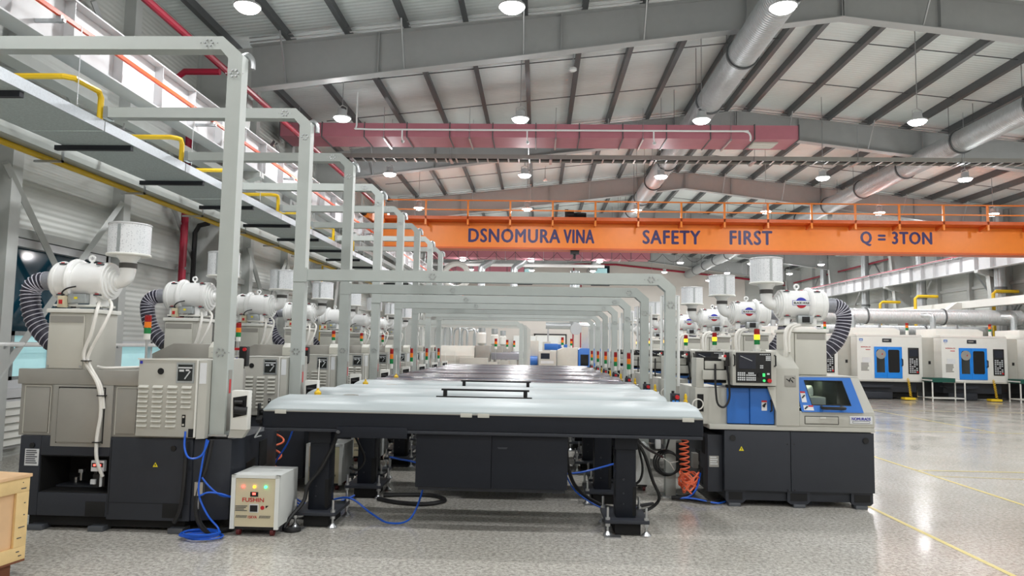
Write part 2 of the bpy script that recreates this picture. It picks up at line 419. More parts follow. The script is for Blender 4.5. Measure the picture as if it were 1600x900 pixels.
# window in the left wall
y0, y1, z0, z1 = W1
wd = struct('window_1', MB().box(XL-.1, XL-.08, y0, y1, z0, z1), GLASS)
part('window_frame', MB().box(XL-.14, XL+.05, y0-.06, y0+.06, z0-.06, z1+.06).box(XL-.14, XL+.05, y1-.06, y1+.06, z0-.06, z1+.06)
     .box(XL-.14, XL+.05, y0, y1, z0-.06, z0+.05).box(XL-.14, XL+.05, y0, y1, z1-.05, z1+.06), RUNWAY, wd)
part('casement', MB().box(XL-.06, XL+.02, y0+.2, y0+.26, z0+.05, z0+.72).box(XL-.06, XL+.02, y0+1.0, y0+1.06, z0+.05, z0+.72)
     .box(XL-.06, XL+.02, y0+.2, y0+1.06, z0+.66, z0+.72).box(XL-.06, XL+.02, y0+.2, y0+1.06, z0+.05, z0+.1), GALV, wd)
part('casement_pane', MB().box(XL-.04, XL-.03, y0+.26, y0+1.0, z0+.1, z0+.66), GLOWP, wd)
for i in range(6):
    part('blind_slat', MB().box(XL-.05, XL-.03, y0+1.15, y1-.1, z0+.1+.1*i, z0+.17+.1*i), GLOWP if i < 2 else GLASS, wd)
w2 = struct('window_2', MB().box(XL+.02, XL+.04, 12.0, 14.2, .95, 1.5), GLOWP)  # added glowing strip, imitates a bright reflection low on the wall
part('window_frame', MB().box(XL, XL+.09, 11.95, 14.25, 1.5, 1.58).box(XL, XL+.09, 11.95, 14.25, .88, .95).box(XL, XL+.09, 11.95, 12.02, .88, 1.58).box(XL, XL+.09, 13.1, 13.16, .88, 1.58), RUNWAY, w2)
sill = struct('trim_1', MB().box(XL, XL+.14, 8.9, 12.0, .80, .92), RUNWAY)
lou = struct('trim_2', MB().box(XL, XL+.1, 8.75, 9.95, .12, .78), RUNWAY)
for i in range(6):
    part('louver_slat', MB().prism([(XL+.1, .17+.1*i), (XL+.16, .17+.1*i), (XL+.1, .25+.1*i)], 'y', 8.82, 9.88), OFFW, lou)
t = thing('wall_conduit', 'bright white conduit running low along the window wall', 'pipe', (-7.0, 11, 1.5))  # added bar, its white imitates a reflected line of light
part('pipe', MB().cyl((-7.02, 8.2, 1.52), (-7.02, 14.3, 1.52), .035, n=10), WHITE, t)
for yy in (9.3, 11.85): part('clip', MB().box(-7.2, -6.98, yy-.02, yy+.02, 1.47, 1.5), STEEL, t)
# back wall windows
for i, (xa, xb, za, zb_) in enumerate(((4.28, 5.57, 6.7, 8.1), (-1.9, -.6, 6.7, 8.0))):
    bw = struct('window_%d' % (3+i), MB().box(xa, xb, YB-.36, YB-.31, za, zb_), GLASS)
    part('window_frame', MB().box(xa-.1, xa, YB-.4, YB-.3, za-.1, zb_+.1).box(xb, xb+.1, YB-.4, YB-.3, za-.1, zb_+.1).box(xa, xb, YB-.4, YB-.3, za-.1, za).box(xa, xb, YB-.4, YB-.3, zb_, zb_+.1), BLACK, bw)
    part('pane', MB().box(xa+.1, xb-.1, YB-.38, YB-.365, zb_-.55, zb_-.1), GLOWP, bw)
dr = struct('door_1', MB().box(-.2, 2.2, YB-.38, YB-.3, 0, 2.6), OFFW)
part('door_frame', MB().box(-.3, -.2, YB-.4, YB-.3, 0, 2.7).box(2.2, 2.3, YB-.4, YB-.3, 0, 2.7).box(-.3, 2.3, YB-.4, YB-.3, 2.6, 2.7), BLACK, dr)

# ================================================================ LAMPS
LR = [5.2, 10.5, 15.87, 21.17, 26.47, 31.8, 37.1, 42.4, 47.7, 53.0]
LX = [-4.5, -.46, 3.57, 8.28, 12.36, 16.4]
lamp0 = None; ln = 0
LAMP_C = (.985, .99, 1)
rows_w = ['nearest', 'second', 'third', 'fourth', 'fifth', 'sixth', 'seventh', 'eighth']
for j, y in enumerate([-5.0, 0.0] + LR):
    for i, x in enumerate(LX):
        zr = roof_z(x)
        if j < 3:   # rows over and behind the photographer
            L = bpy.data.lights.new('lamp_light', 'AREA'); L.shape = 'DISK'; L.energy = LAMP_W; L.size = .34; L.color = LAMP_C
            lo = bpy.data.objects.new('lamp_light', L); COL.objects.link(lo); lo.location = (x, y, 6.55)
            if j < 2: continue
        row = j-3
        lab = ('white high bay lamp, %s from the tray side, in the %s lamp row' % (ORD[i], ORD[max(row, 0)])) if row >= 0 else 'white high bay lamp %s along the lamp row above the photographer' % ORD[i]
        if lamp0 is None:
            lamp0 = thing('high_bay_lamp', lab, 'lamp', (0, 0, 6.7), 'high bay lamps under the roof')
            part('housing', MB().lathe([(.05, .16), (.09, .14), (.11, .02), (.2, -.02), (.2, -.05), (.17, -.05)], (0, 0, 6.75), (0, 0, 1), 20), LAMPH, lamp0)
            part('lens', MB().lathe([(.175, 0), (.17, -.03), (.13, -.06), (.05, -.075), (.002, -.08)], (0, 0, 6.70), (0, 0, 1), 20), LAMPG, lamp0)
            part('bracket', MB().tube([(-.1, 0, 6.83), (-.1, 0, 6.95), (0, 0, 7.0), (.1, 0, 6.95), (.1, 0, 6.83)], .012, 5), LAMPH, lamp0)
            lamp = lamp0
        else:
            lamp = thing('high_bay_lamp', lab, 'lamp', (0, 0, 6.7), 'high bay lamps under the roof')
            for ch in lamp0.children:
                if ch.name.split('.')[0] in ('housing', 'lens', 'bracket'): share(ch, lamp)
        lamp.location = (x, y, 6.7)
        zz = roof_z(x)-6.7
        ROOT[lamp.name] = (0, 0, 0)
        part('stem', MB().cyl((0, 0, .3), (0, 0, zz), .009, n=6), STEEL, lamp)
        if j >= 3:
            L = bpy.data.lights.new('lamp_light', 'AREA'); L.shape = 'DISK'; L.energy = LAMP_W; L.size = .34; L.color = LAMP_C
            lo = bpy.data.objects.new('lamp_light', L); COL.objects.link(lo); lo.location = (0, 0, -.09); lo.parent = lamp
            L = bpy.data.lights.new('lens_fill_light', 'POINT'); L.energy = GLOW_W; L.shadow_soft_size = .12; L.color = LAMP_C
            lo = bpy.data.objects.new('lens_fill_light', L); COL.objects.link(lo); lo.location = (0, 0, -.2); lo.parent = lamp

# ================================================================ OVERHEAD INSTALLATIONS
# crane runway girders
def runway(side, label):
    X = -5.95 if side < 0 else 18.35
    t = thing('crane_runway', label, 'beam', (X, 20, 5.1), 'crane runway girders')
    part('web', MB().box(X-.006, X+.006, YF+.2, YB-.5, 5.14, 5.80), RUNWAY, t)
    part('top_flange', MB().box(X-.15, X+.15, YF+.2, YB-.5, 5.80, 5.82), RUNWAY, t)
    part('bottom_flange', MB().box(X-.15, X+.15, YF+.2, YB-.5, 5.12, 5.14), RUNWAY, t)
    part('rail', MB().box(X-.03, X+.03, YF+.2, YB-.5, 5.82, 5.87), PURLIN, t)
    s0 = None
    for i in range(62):
        y = YF+.6+1.06*i
        if s0 is None: s0 = part('stiffener', MB().box(X-.14, X+.14, y-.006, y+.006, 5.14, 5.80), RUNWAY, t); ys = y
        elif y > 1: share(s0, t, (0, y-ys, 0))
    sx = -side
    zc_ = 5.37 if side < 0 else 5.80
    part('conductor_bar', MB().box(X+sx*.3-.02, X+sx*.3+.02, YF+.2, YB-.5, zc_, zc_+.05), ORAIL if side < 0 else REDP, t)
    b0 = None
    for i in range(14):
        y = 4+4*i
        if b0 is None: b0 = part('conductor_bracket', MB().box(min(X, X+sx*.36), max(X, X+sx*.36), y-.02, y+.02, zc_-.07, zc_-.03).box(X+sx*.3-.03, X+sx*.3+.03, y-.03, y+.03, zc_-.07, zc_+.01), GALV, t)
        else: share(b0, t, (0, y-4, 0))
    return t
runway(-1, 'white crane runway girder with orange conductor bar, above the galvanised tray')
runway(1, 'white crane runway girder with stiffeners along the far grey wall')
# horizontal surge beam with diagonal braces beside the cable tray
t = thing('surge_beam', 'grey horizontal beam with diagonal braces under the crane runway by the tray', 'beam', (-6.2, 20, 4.9))
part('channel', MB().box(-6.32, -6.08, YF+.2, YB-.5, 4.82, 4.95), POST, t)
part('chord', MB().box(-6.9, -6.78, YF+.2, YB-.5, 4.82, 4.92), POST, t)
for i in range(12):
    y = 5+2.66*i
    part('lattice', MB().bar((-6.82, y, 4.87), (-6.2, y+1.3, 4.87), .07).bar((-6.2, y+1.3, 4.87), (-6.82, y+2.6, 4.87), .07), POST, t)
    part('hanger', MB().cyl((-6.2, y, 4.2), (-6.2, y, 4.84), .008, n=6).cyl((-5.15, y, 4.2), (-5.15, y, 5.1), .006, n=6), STEEL, t)

# overhead travelling crane
YC = 25.0
cr = thing('bridge_crane', 'orange overhead crane girder lettered with the works name and safety slogan', 'crane', (6, YC, 5.0))
part('girder', MB().box(-5.5, 17.95, YC, YC+.5, 5.06, 5.92), ORANGE, cr)
part('top_flange', MB().box(-5.8, 18.2, YC-.10, YC+.6, 5.92, 5.97), ORDK, cr)
part('bottom_flange', MB().box(-5.5, 17.95, YC-.05, YC+.55, 5.00, 5.06), ORDK, cr)
part('walkway', MB().box(-5.6, 18.2, YC-.62, YC-.1, 5.93, 5.97), ORDK, cr)
for x in (-5.95, 18.35):
    c = part('end_carriage', MB().box(x-.16, x+.16, YC-.9, YC+1.6, 5.90, 6.2), ORANGE, cr)
    part('buffer', MB().cyl((x, YC-.9, 6.05), (x, YC-1.05, 6.05), .09), BLACK, c)
part('rear_girder', MB().box(-5.5, 17.95, YC+1.0, YC+1.4, 5.15, 5.95), ORDK, cr)
gx0 = -5.35; po = None
for i in range(17):
    x = gx0+1.45*i
    if po is None:
        po = part('railing_post', MB().box(x-.03, x+.03, YC-.62, YC-.56, 5.74, 6.60), ORANGE, cr)
        sp = part('walkway_bracket', MB().prism([(YC-.1, 5.78), (YC-.60, 5.90), (YC-.60, 5.93), (YC-.1, 5.93)], 'x', x-.02, x+.02), ORDK, cr)
    else: share(po, cr, (1.45*i, 0, 0)); share(sp, cr, (1.45*i, 0, 0))
part('top_rail', MB().box(gx0-.03, 18.0, YC-.61, YC-.57, 6.57, 6.61), ORANGE, cr)
part('middle_rail', MB().box(gx0-.03, 18.0, YC-.61, YC-.57, 6.24, 6.28), ORANGE, cr)
part('toe_board', MB().box(gx0-.03, 18.0, YC-.62, YC-.60, 5.97, 6.04), ORDK, cr)
for s, a, b, za, zb in (('DSNOMURA', -2.46, .72, 5.24, 5.71), ('VINA', .86, 1.90, 5.24, 5.71), ('SAFETY', 3.60, 5.56, 5.25, 5.72), ('FIRST', 6.59, 8.01, 5.26, 5.74), ('Q = 3TON', 11.03, 13.41, 5.27, 5.76)):
    text_front('lettering', s, a, b, YC-.004, za, zb, NAVY, cr, .042, 1.12)
ho = part('hoist', MB().box(.9, 1.65, YC+.15, YC+.9, 5.98, 6.34), BLACK, cr, .03)
part('hoist_motor', MB().cyl((.95, YC+.1, 6.25), (1.2, YC+.1, 6.25), .17).box(.88, 1.0, YC-.05, YC+.2, 6.0, 6.42), BLACK, ho)
part('hoist_motor', MB().cyl((1.3, YC+.12, 6.16), (1.62, YC+.12, 6.16), .13), PIT, ho)
part('hook_block', MB().box(1.1, 1.4, YC+.1, YC+.35, 4.88, 5.0).cyl((1.25, YC+.2, 4.7), (1.25, YC+.2, 4.9), .04), BLACK, ho)
part('drive_motor', MB().box(-5.6, -5.25, YC-.5, YC-.1, 6.0, 6.25), ORANGE, cr, .02)
for i in range(14):
    part('festoon_loop', MB().tube([(-4.6+.75*i+.75*q/8, YC+.75, 5.0-.28*math.sin(PI*q/8)) for q in range(9)], .007, 5), CABLE, cr)

# pink insulated air ducts across the hall
def pink_duct(label, y, xa, xb, z0, z1, dep, grille):
    t = thing('insulated_air_duct', label, 'duct', ((xa+xb)/2, y, z0), 'pink insulated ducts')
    n = int((xb-xa)/1.07); d = (xb-xa)/n; s0 = f0 = h0 = None
    for i in range(n):
        x = xa+d*i
        if s0 is None:
            s0 = part('duct_section', MB().box(x+.012, x+d-.012, y, y+dep, z0, z1), PINKF, t)
            f0 = part('flange', MB().box(x-.012, x+.012, y-.025, y+dep+.025, z0-.025, z1+.025), PURLIN, t)
            h0 = part('hanger', MB().box(x+.5, x+.54, y-.03, y+dep+.03, z0-.05, z0-.01).cyl((x+.52, y-.02, z0-.05), (x+.52, y-.02, roof_z(xa)-.1), .008, n=5).cyl((x+.52, y+dep+.02, z0-.05), (x+.52, y+dep+.02, roof_z(xa)-.1), .008, n=5), STEEL, t)
        else:
            share(s0, t, (d*i, 0, 0)); share(f0, t, (d*i, 0, 0))
            if i % 2 == 0: share(h0, t, (d*i, 0, 0))
    share(f0, t, (d*n, 0, 0))
    if grille:
        g = part('grille', MB().box(xb-1.1, xb-.45, y+.25, y+dep-.25, z0-.03, z0-.001), BEIGE, t)
        for q in range(5): part('grille_slat', MB().box(xb-1.06, xb-.49, y+.32+.1*q, y+.36+.1*q, z0-.042, z0-.03), OFFW, g)
    return t
pink_duct('pink insulated rectangular air duct crossing the hall in front of the crane', 18.5, -6.9, 6.65, 7.06, 7.42, 1.0, True)
pink_duct('pink insulated air duct crossing the hall beyond the crane', 41.5, -6.9, 6.4, 6.75, 7.15, 1.1, False)
pink_duct('short pink insulated air duct low by the back wall', 49.5, -6.9, -1.0, 6.5, 7.2, 1.0, False)
# white sprinkler line in front of the duct
t = thing('sprinkler_pipe', 'thin white sprinkler pipe with drop heads along the front pink duct', 'pipe', (0, 18.3, 7.2))
part('pipe', MB().tube(smooth([(-4.8, 18.3, roof_z(-4.8)), (-4.8, 18.3, 7.3), (-4.7, 18.3, 7.2), (-3, 18.3, 7.19), (4.5, 18.3, 7.2), (5.2, 18.3, 7.2), (5.35, 18.3, 7.1), (5.35, 18.3, 6.95)], 4), .025, 6), WHITE, t)
for x in (-3.6, -.35, 2.9):
    d = part('drop_pipe', MB().tube([(x, 18.3, 7.2), (x, 18.3, 6.98), (x+.02, 18.32, 6.9)], .02, 6), WHITE, t)
    part('sprinkler_head', MB().cyl((x+.02, 18.32, 6.9), (x+.02, 18.32, 6.84), .05, .03, 8), STEEL, d)
# smoke detectors
for i, (x, y) in enumerate(((-3.1, 10.4), (.75, 16.8), (.2, 28.0))):
    z = roof_z(x)
    t = thing('smoke_detector', 'small white detector on a bent stem under the roof, %s from the photographer' % ORD[i], 'detector', (x, y, z-.5), 'roof detectors')
    part('stem', MB().cyl((x, y, z-.5), (x, y, z), .012, n=6), STEEL, t)
    part('head', MB().lathe([(.05, 0), (.09, -.03), (.09, -.08), (.04, -.11)], (x, y, z-.5), (0, 0, 1), 14), WHITE, t)
# cable ladder across the hall
t = thing('cable_ladder', 'grey cable ladder spanning the whole hall behind the pink duct', 'cable ladder', (6, 20.5, 7.0))
part('side_rail', MB().box(-6.9, 19.3, 20.48, 20.50, 7.02, 7.14), GREYD, t)
part('side_rail', MB().box(-6.9, 19.3, 20.90, 20.92, 7.02, 7.14), GREYD, t)
r0 = part('rung', MB().box(-6.7, -6.66, 20.48, 20.92, 7.0, 7.02), GALV, t)
for i in range(1, 86): share(r0, t, (.303*i, 0, 0))
h0 = part('hanger', MB().cyl((-5.5, 20.46, 6.98), (-5.5, 20.46, 8.0), .008, n=5).box(-5.54, -5.46, 20.44, 20.96, 6.97, 7.0), STEEL, t)
for i in range(1, 9): share(h0, t, (2.9*i, 0, 0))
part('cable_run', MB().tube([(-6.8, 20.62, 7.06), (19.2, 20.62, 7.06)], .03, 6).tube([(-6.8, 20.75, 7.06), (19.2, 20.75, 7.06)], .025, 6), CABLE, t)

# spiral ducts along the hall
def spiral_duct(label, x, z, r, ya, yb, seg):
    t = thing('spiral_duct', label, 'duct', (x, (ya+yb)/2, z-r), 'round spiral ducts under the roof')
    s0 = c0 = None; y = ya; y_ = ya
    while y < yb-.1:
        if s0 is None:
            s0 = part('duct_section', MB().cyl((x, y, z), (x, y+seg-.02, z), r, n=32), SPIRAL, t)
            c0 = part('clamp', MB().lathe([(r+.005, -.03), (r+.035, -.03), (r+.035, .03), (r+.005, .03)], (x, y, z), (0, 1, 0), 32, False)
                      .cyl((x-r-.02, y, z), (x-r-.02, y, roof_z(x)-.05), .008, n=5).cyl((x+r+.02, y, z), (x+r+.02, y, roof_z(x)-.05), .008, n=5), PURLIN, t)
        else: share(s0, t, (0, y-ya, 0)); share(c0, t, (0, y-ya, 0))
        y += seg
    return t
spiral_duct('silver round spiral duct hanging near the roof ridge', 4.16, 7.75, .31, 6.0, 56, 2.9)
spiral_duct('silver round spiral duct hanging over the far machining centres', 11.85, 7.6, .32, 8.0, 56, 3.1)
t = thing('spiral_branch_duct', 'silver branch duct running from the round duct to the far wall', 'duct', (16, 31, 7.4))
s0 = part('duct_section', MB().cyl((12.4, 31, 7.45), (15.98, 31, 7.45), .27, n=28), SPIRALX, t); share(s0, t, (3.6, 0, 0))
part('clamp', MB().lathe([(.28, -.03), (.31, -.03), (.31, .03), (.28, .03)], (16, 31, 7.45), (1, 0, 0), 28, False).cyl((16, 31, 7.7), (16, 31, 8.2), .01, n=5), PURLIN, t)
t = thing('spiral_branch_duct', 'silver branch duct beyond the crane towards the far wall', 'duct', (16, 39, 7.4))
part('duct_section', MB().cyl((12.4, 39, 7.4), (19.4, 39, 7.4), .27, n=24), SPIRALX, t)
part('clamp', MB().lathe([(.28, -.03), (.31, -.03), (.31, .03), (.28, .03)], (16, 39, 7.4), (1, 0, 0), 28, False).cyl((16, 39, 7.6), (16, 39, 8.2), .01, n=5), PURLIN, t)

# galvanised cable tray along the left wall
tr = thing('galvanised_cable_tray', 'wide galvanised cable tray carrying the frame ends along the window wall', 'cable tray', (-5.55, 20, 4.0))
bs = ls = cs = None
for i in range(13):
    y = 4.2+P*i
    if bs is None:
        bs = part('tray_sheet', MB().box(-6.0, -5.1, y+.01, y+P-.01, 4.03, 4.05), TRAY, tr)
        ls = part('front_lip', MB().box(-5.105, -5.09, y+.01, y+P-.01, 4.03, 4.15), TRAYLIP, tr)
        l2 = part('rear_lip', MB().box(-6.0, -5.985, y+.01, y+P-.01, 4.03, 4.15), TRAYLIP, tr)
        cs = part('support_channel', MB().box(-6.1, -5.12, y+.6, y+.66, 3.97, 4.03), CHAR, tr)
    else:
        for q in (bs, ls, l2, cs): share(q, tr, (0, P*i, 0))
tr2 = thing('cable_channel', 'long pale grey channel fixed beside the galvanised tray', 'cable channel', (-6.25, 20, 4.0))
part('channel', MB().box(-6.42, -6.22, 2, 50, 3.98, 4.14), FRAME, tr2)
for i in range(12):
    part('channel_bracket', MB().box(-6.5, -6.12, 5+P*i, 5.03+P*i, 3.86, 3.89).box(-6.14, -6.12, 5+P*i, 5.03+P*i, 3.86, 4.0), STEEL, tr2)
gp = thing('gas_pipe', 'long yellow pipe running under the cable channel by the window wall', 'pipe', (-6.42, 20, 3.9))
part('pipe', MB().cyl((-6.42, 2, 3.94), (-6.42, 50, 3.94), .038, n=10), YEL, gp)
for y in (15.2, 21.4): part('drop_pipe', MB().cyl((-6.5, y, 3.94), (-6.5, y, .4), .025, n=8), YEL, gp)
for k in range(1, 8):
    y = 6.155+P*k
    t = thing('yellow_pipe_bend', 'bent yellow pipe entering the cable tray beside the %s frame from the photographer' % ORD[k], 'pipe', (-5.3, y, 4.15), 'yellow pipes above the tray')
    dy = .5 if k == 1 else .12
    part('pipe', MB().tube([(-6.5, y-dy, 4.5), (-5.28, y-dy, 4.5), (-5.2, y-dy+.06, 4.5), (-5.18, y-.02, 4.5), (-5.18, y+.03, 4.44), (-5.18, y+.03, 4.06)], .034, 8), YEL, t)
# red sprinkler mains
t = thing('sprinkler_main', 'dark red sprinkler main sloping past the first rafter end on the window wall side', 'pipe', (-5.85, 20, 6.5))
part('pipe', MB().cyl((-5.85, 3, 6.62), (-5.85, 57, 6.62), .062, n=10), REDP, t)
part('branch_pipe', MB().tube([(-5.85, 12.6, 6.5), (-6.5, 12.6, 6.5), (-6.62, 12.6, 6.4), (-6.62, 12.6, 5.9)], .06, 8), REDP, t)
t = thing('sprinkler_riser', 'dark red vertical riser pipe on the window wall behind the second collector', 'pipe', (-6.95, 13.9, 0))
part('pipe', MB().cyl((-6.98, 13.85, 0), (-6.98, 13.85, 6.4), .07, n=10), REDP, t)
part('pipe_clip', MB().box(-7.2, -6.9, 13.82, 13.88, 3.0, 3.05), STEEL, t)
t = thing('drain_riser', 'black vertical drain pipe beside the red riser', 'pipe', (-6.95, 14.35, 0))
part('pipe', MB().tube([(-6.98, 14.3, 0), (-6.98, 14.3, 3.8), (-6.9, 14.3, 3.95), (-6.7, 14.3, 4.0)], .05, 8), CABLE, t)
t = thing('sprinkler_main', 'dark red sprinkler main high along the far grey wall', 'pipe', (19, 30, 6.6))
part('pipe', MB().cyl((19.1, 3, 6.75), (19.1, 57, 6.75), .055, n=8), REDP, t)
t = thing('sprinkler_main', 'dark red pipe following the roof slope on the back wall', 'pipe', (5, 57.7, 8))
part('pipe', MB().tube([(-7, 57.6, 8.2), (6.15, 57.6, 8.3), (19.4, 57.6, 7.0)], .08, 8), REDP, t)
for i, (x, z) in enumerate(((2.8, 8.0), (3.4, 7.2))):
    t = thing('red_riser', 'thin red pipe on the back wall, %s' % ('near the window' if i else 'beside the short pipe'), 'pipe', (x, 57.75, 0))
    part('pipe', MB().cyl((x, 57.75, 0), (x, 57.75, z), .05, n=6), REDP, t)

# ================================================================ CABLE FRAMES
def bolts(mb, cx, cz, y):
    for i in range(6):
        a = PI/3*i
        mb.cyl((cx+.035*math.cos(a), y+.004, cz+.03*math.sin(a)), (cx+.035*math.cos(a), y-.012, cz+.03*math.sin(a)), .0085, n=6)
    for d in (-.075, .075): mb.cyl((cx+d, y+.003, cz), (cx+d, y-.005, cz), .005, n=5)
    return mb
YF0 = 6.155; FD = .13
PXL, PXR = -2.79, -2.66
def cable_frame(k, low, label):
    y = YF0; y1 = y+FD
    t = thing('cable_gantry', label, 'frame', (-2.73, y, .8), 'cable carrying frames over the feeders')
    xl = -5.12 if k else -6.4
    part('upper_beam', MB().box(xl, -2.9, y, y1, 4.2, 4.32), FRAME, t)
    part('upper_corner', MB().prism([(-2.9, 4.2), (-2.9, 4.32), (-2.845, 4.32), (PXR, 4.155), (PXR, 4.04), (PXL, 4.04), (PXL, 4.12), (-2.86, 4.2)], 'y', y, y1), FRAME, t)
    part('upper_post', MB().box(PXL, PXR, y, y1, 1.50, 4.04), FRAME, t)
    lp = part('lower_post', MB().box(PXL, PXR, y-.002, y1+.002, .80, 1.50), FRAME, t)
    part('cable_slot', MB().box(PXR-.006, PXR+.002, y+.03, y1-.025, .84, 1.36), GREYD, lp)
    part('red_tag', MB().box(PXR+.001, PXR+.003, y+.05, y+.085, 1.16, 1.28), REDM, lp)
    part('foot_plate', MB().box(PXL-.03, PXR+.03, y-.02, y1+.03, .80, .815), GALV, lp)
    part('corner_bolts', bolts(bolts(bolts(MB(), -2.97, 4.26, y), -2.725, 3.98, y), -2.725, 1.51, y), STEEL, t, kind='stuff')
    part('cable_elbow', MB().tube(smooth([(-2.72, y1+.035, 4.2), (-2.68, y1+.035, 4.21), (-2.64, y1+.035, 4.16), (-2.635, y1+.035, 4.08)], 4), .028, 8), STEEL, t)
    part('end_plate', MB().box(xl-.004, xl+.05, y-.006, y1+.006, 4.19, 4.33), GALV, t)
    if low:
        part('lower_beam', MB().box(PXR, 1.24, y, y1, 2.32, 2.445), FRAME, t)
        part('beam_bracket', MB().box(PXL, PXR+.03, y-.008, y+.001, 2.30, 2.46), FRAME, t)
        part('lower_corner', MB().prism([(1.24, 2.32), (1.24, 2.445), (1.36, 2.445), (1.53, 2.30), (1.53, 2.16), (1.42, 2.16), (1.42, 2.25), (1.34, 2.32)], 'y', y, y1-.01), FRAME, t)
        rp = part('floor_post', MB().box(1.42, 1.53, y, y1-.01, 0.01, 2.16), FRAME, t)
        part('floor_plate', MB().box(1.38, 1.57, y-.03, y1+.03, 0, .012), GALV, rp)
        part('corner_bolts', bolts(bolts(bolts(MB(), -1.2, 2.38, y), 1.26, 2.38, y), 1.475, 2.1, y), STEEL, t, kind='stuff')
        part('conduit', MB().cyl((1.57, y+.07, 1.2), (1.57, y+.07, 2.2), .02, n=6).cyl((1.39, y+.09, 1.6), (1.39, y+.09, 2.2), .018, n=6), WHITE, t)
    return t
cable_frame(0, False, 'pale grey cable frame nearest the photographer, without a low crossbeam')
proto = cable_frame(1, True, 'pale grey cable frame, second from the photographer, with a low crossbeam')
proto.location = (-2.73, YF0+P, .8)
for k in range(2, 8):
    copy_tree(proto, None, (0, P*(k-1), 0), 'pale grey cable frame with a low crossbeam, %s from the photographer' % ORD[k])
# further frames of the next machine row
t0 = thing('far_cable_gantry', 'far pale grey cable frame beyond the bar feeders, first of three', 'frame', (-.6, 23.9, 0), 'far cable frames')
part('beam', MB().box(-5.0, -.75, 23.9, 24.03, 2.32, 2.45), FRAME, t0)
part('corner', MB().prism([(-.75, 2.32), (-.75, 2.45), (-.66, 2.45), (-.48, 2.27), (-.48, 2.1), (-.61, 2.1), (-.61, 2.22), (-.70, 2.32)], 'y', 23.9, 24.03), FRAME, t0)
part('floor_post', MB().box(-.61, -.48, 23.9, 24.03, 0, 2.1), FRAME, t0)
part('rear_post', MB().box(-5.0, -4.87, 23.9, 24.03, 0, 2.32), FRAME, t0)
for i in (1, 2): copy_tree(t0, None, (0.1*i, 2.0*i, 0), 'far pale grey cable frame beyond the bar feeders, %s of three' % ORD[i])

# ================================================================ LEFT ROW LATHES
def warning(y, x, z, s, parent, axis='y'):
    t = part('warning_sign', MB().prism([(x-s, z-s*.8), (x+s, z-s*.8), (x, z+s)], 'y', y-.003, y), WARN, parent)
    part('warning_mark', MB().prism([(x-.004, z-s*.55), (x+.006, z-s*.1), (x-.003, z-s*.1), (x+.004, z+s*.5), (x-.008, z+s*.05), (x+.001, z+s*.05)], 'y', y-.005, y-.003), BLACK, t)
def signal_tower(x, y, z, s, lit, parent, pole=0, r=0):
    r = r or .028*s
    t = part('signal_tower', MB().cyl((x, y, z), (x, y, z+.05*s), r*.9, r*.95, 14), OFFW, parent)
    if pole: part('pole', MB().cyl((x, y, z-pole), (x, y, z), .011, n=8).cyl((x, y, z-pole), (x, y, z-pole+.02), .03, n=10), STEEL, t)
    for i, (nm, mm) in enumerate((('green_lens', DGRN), ('amber_lens', LAMB if lit else DORG), ('red_lens', DRED))):
        part(nm, MB().cyl((x, y, z+.05*s+.05*s*i), (x, y, z+.05*s+.05*s*(i+1)-.002), r, n=14), mm, t)
    part('cap', MB().cyl((x, y, z+.2*s), (x, y, z+.206*s), r*.95, n=14), DRED, t)
    return t

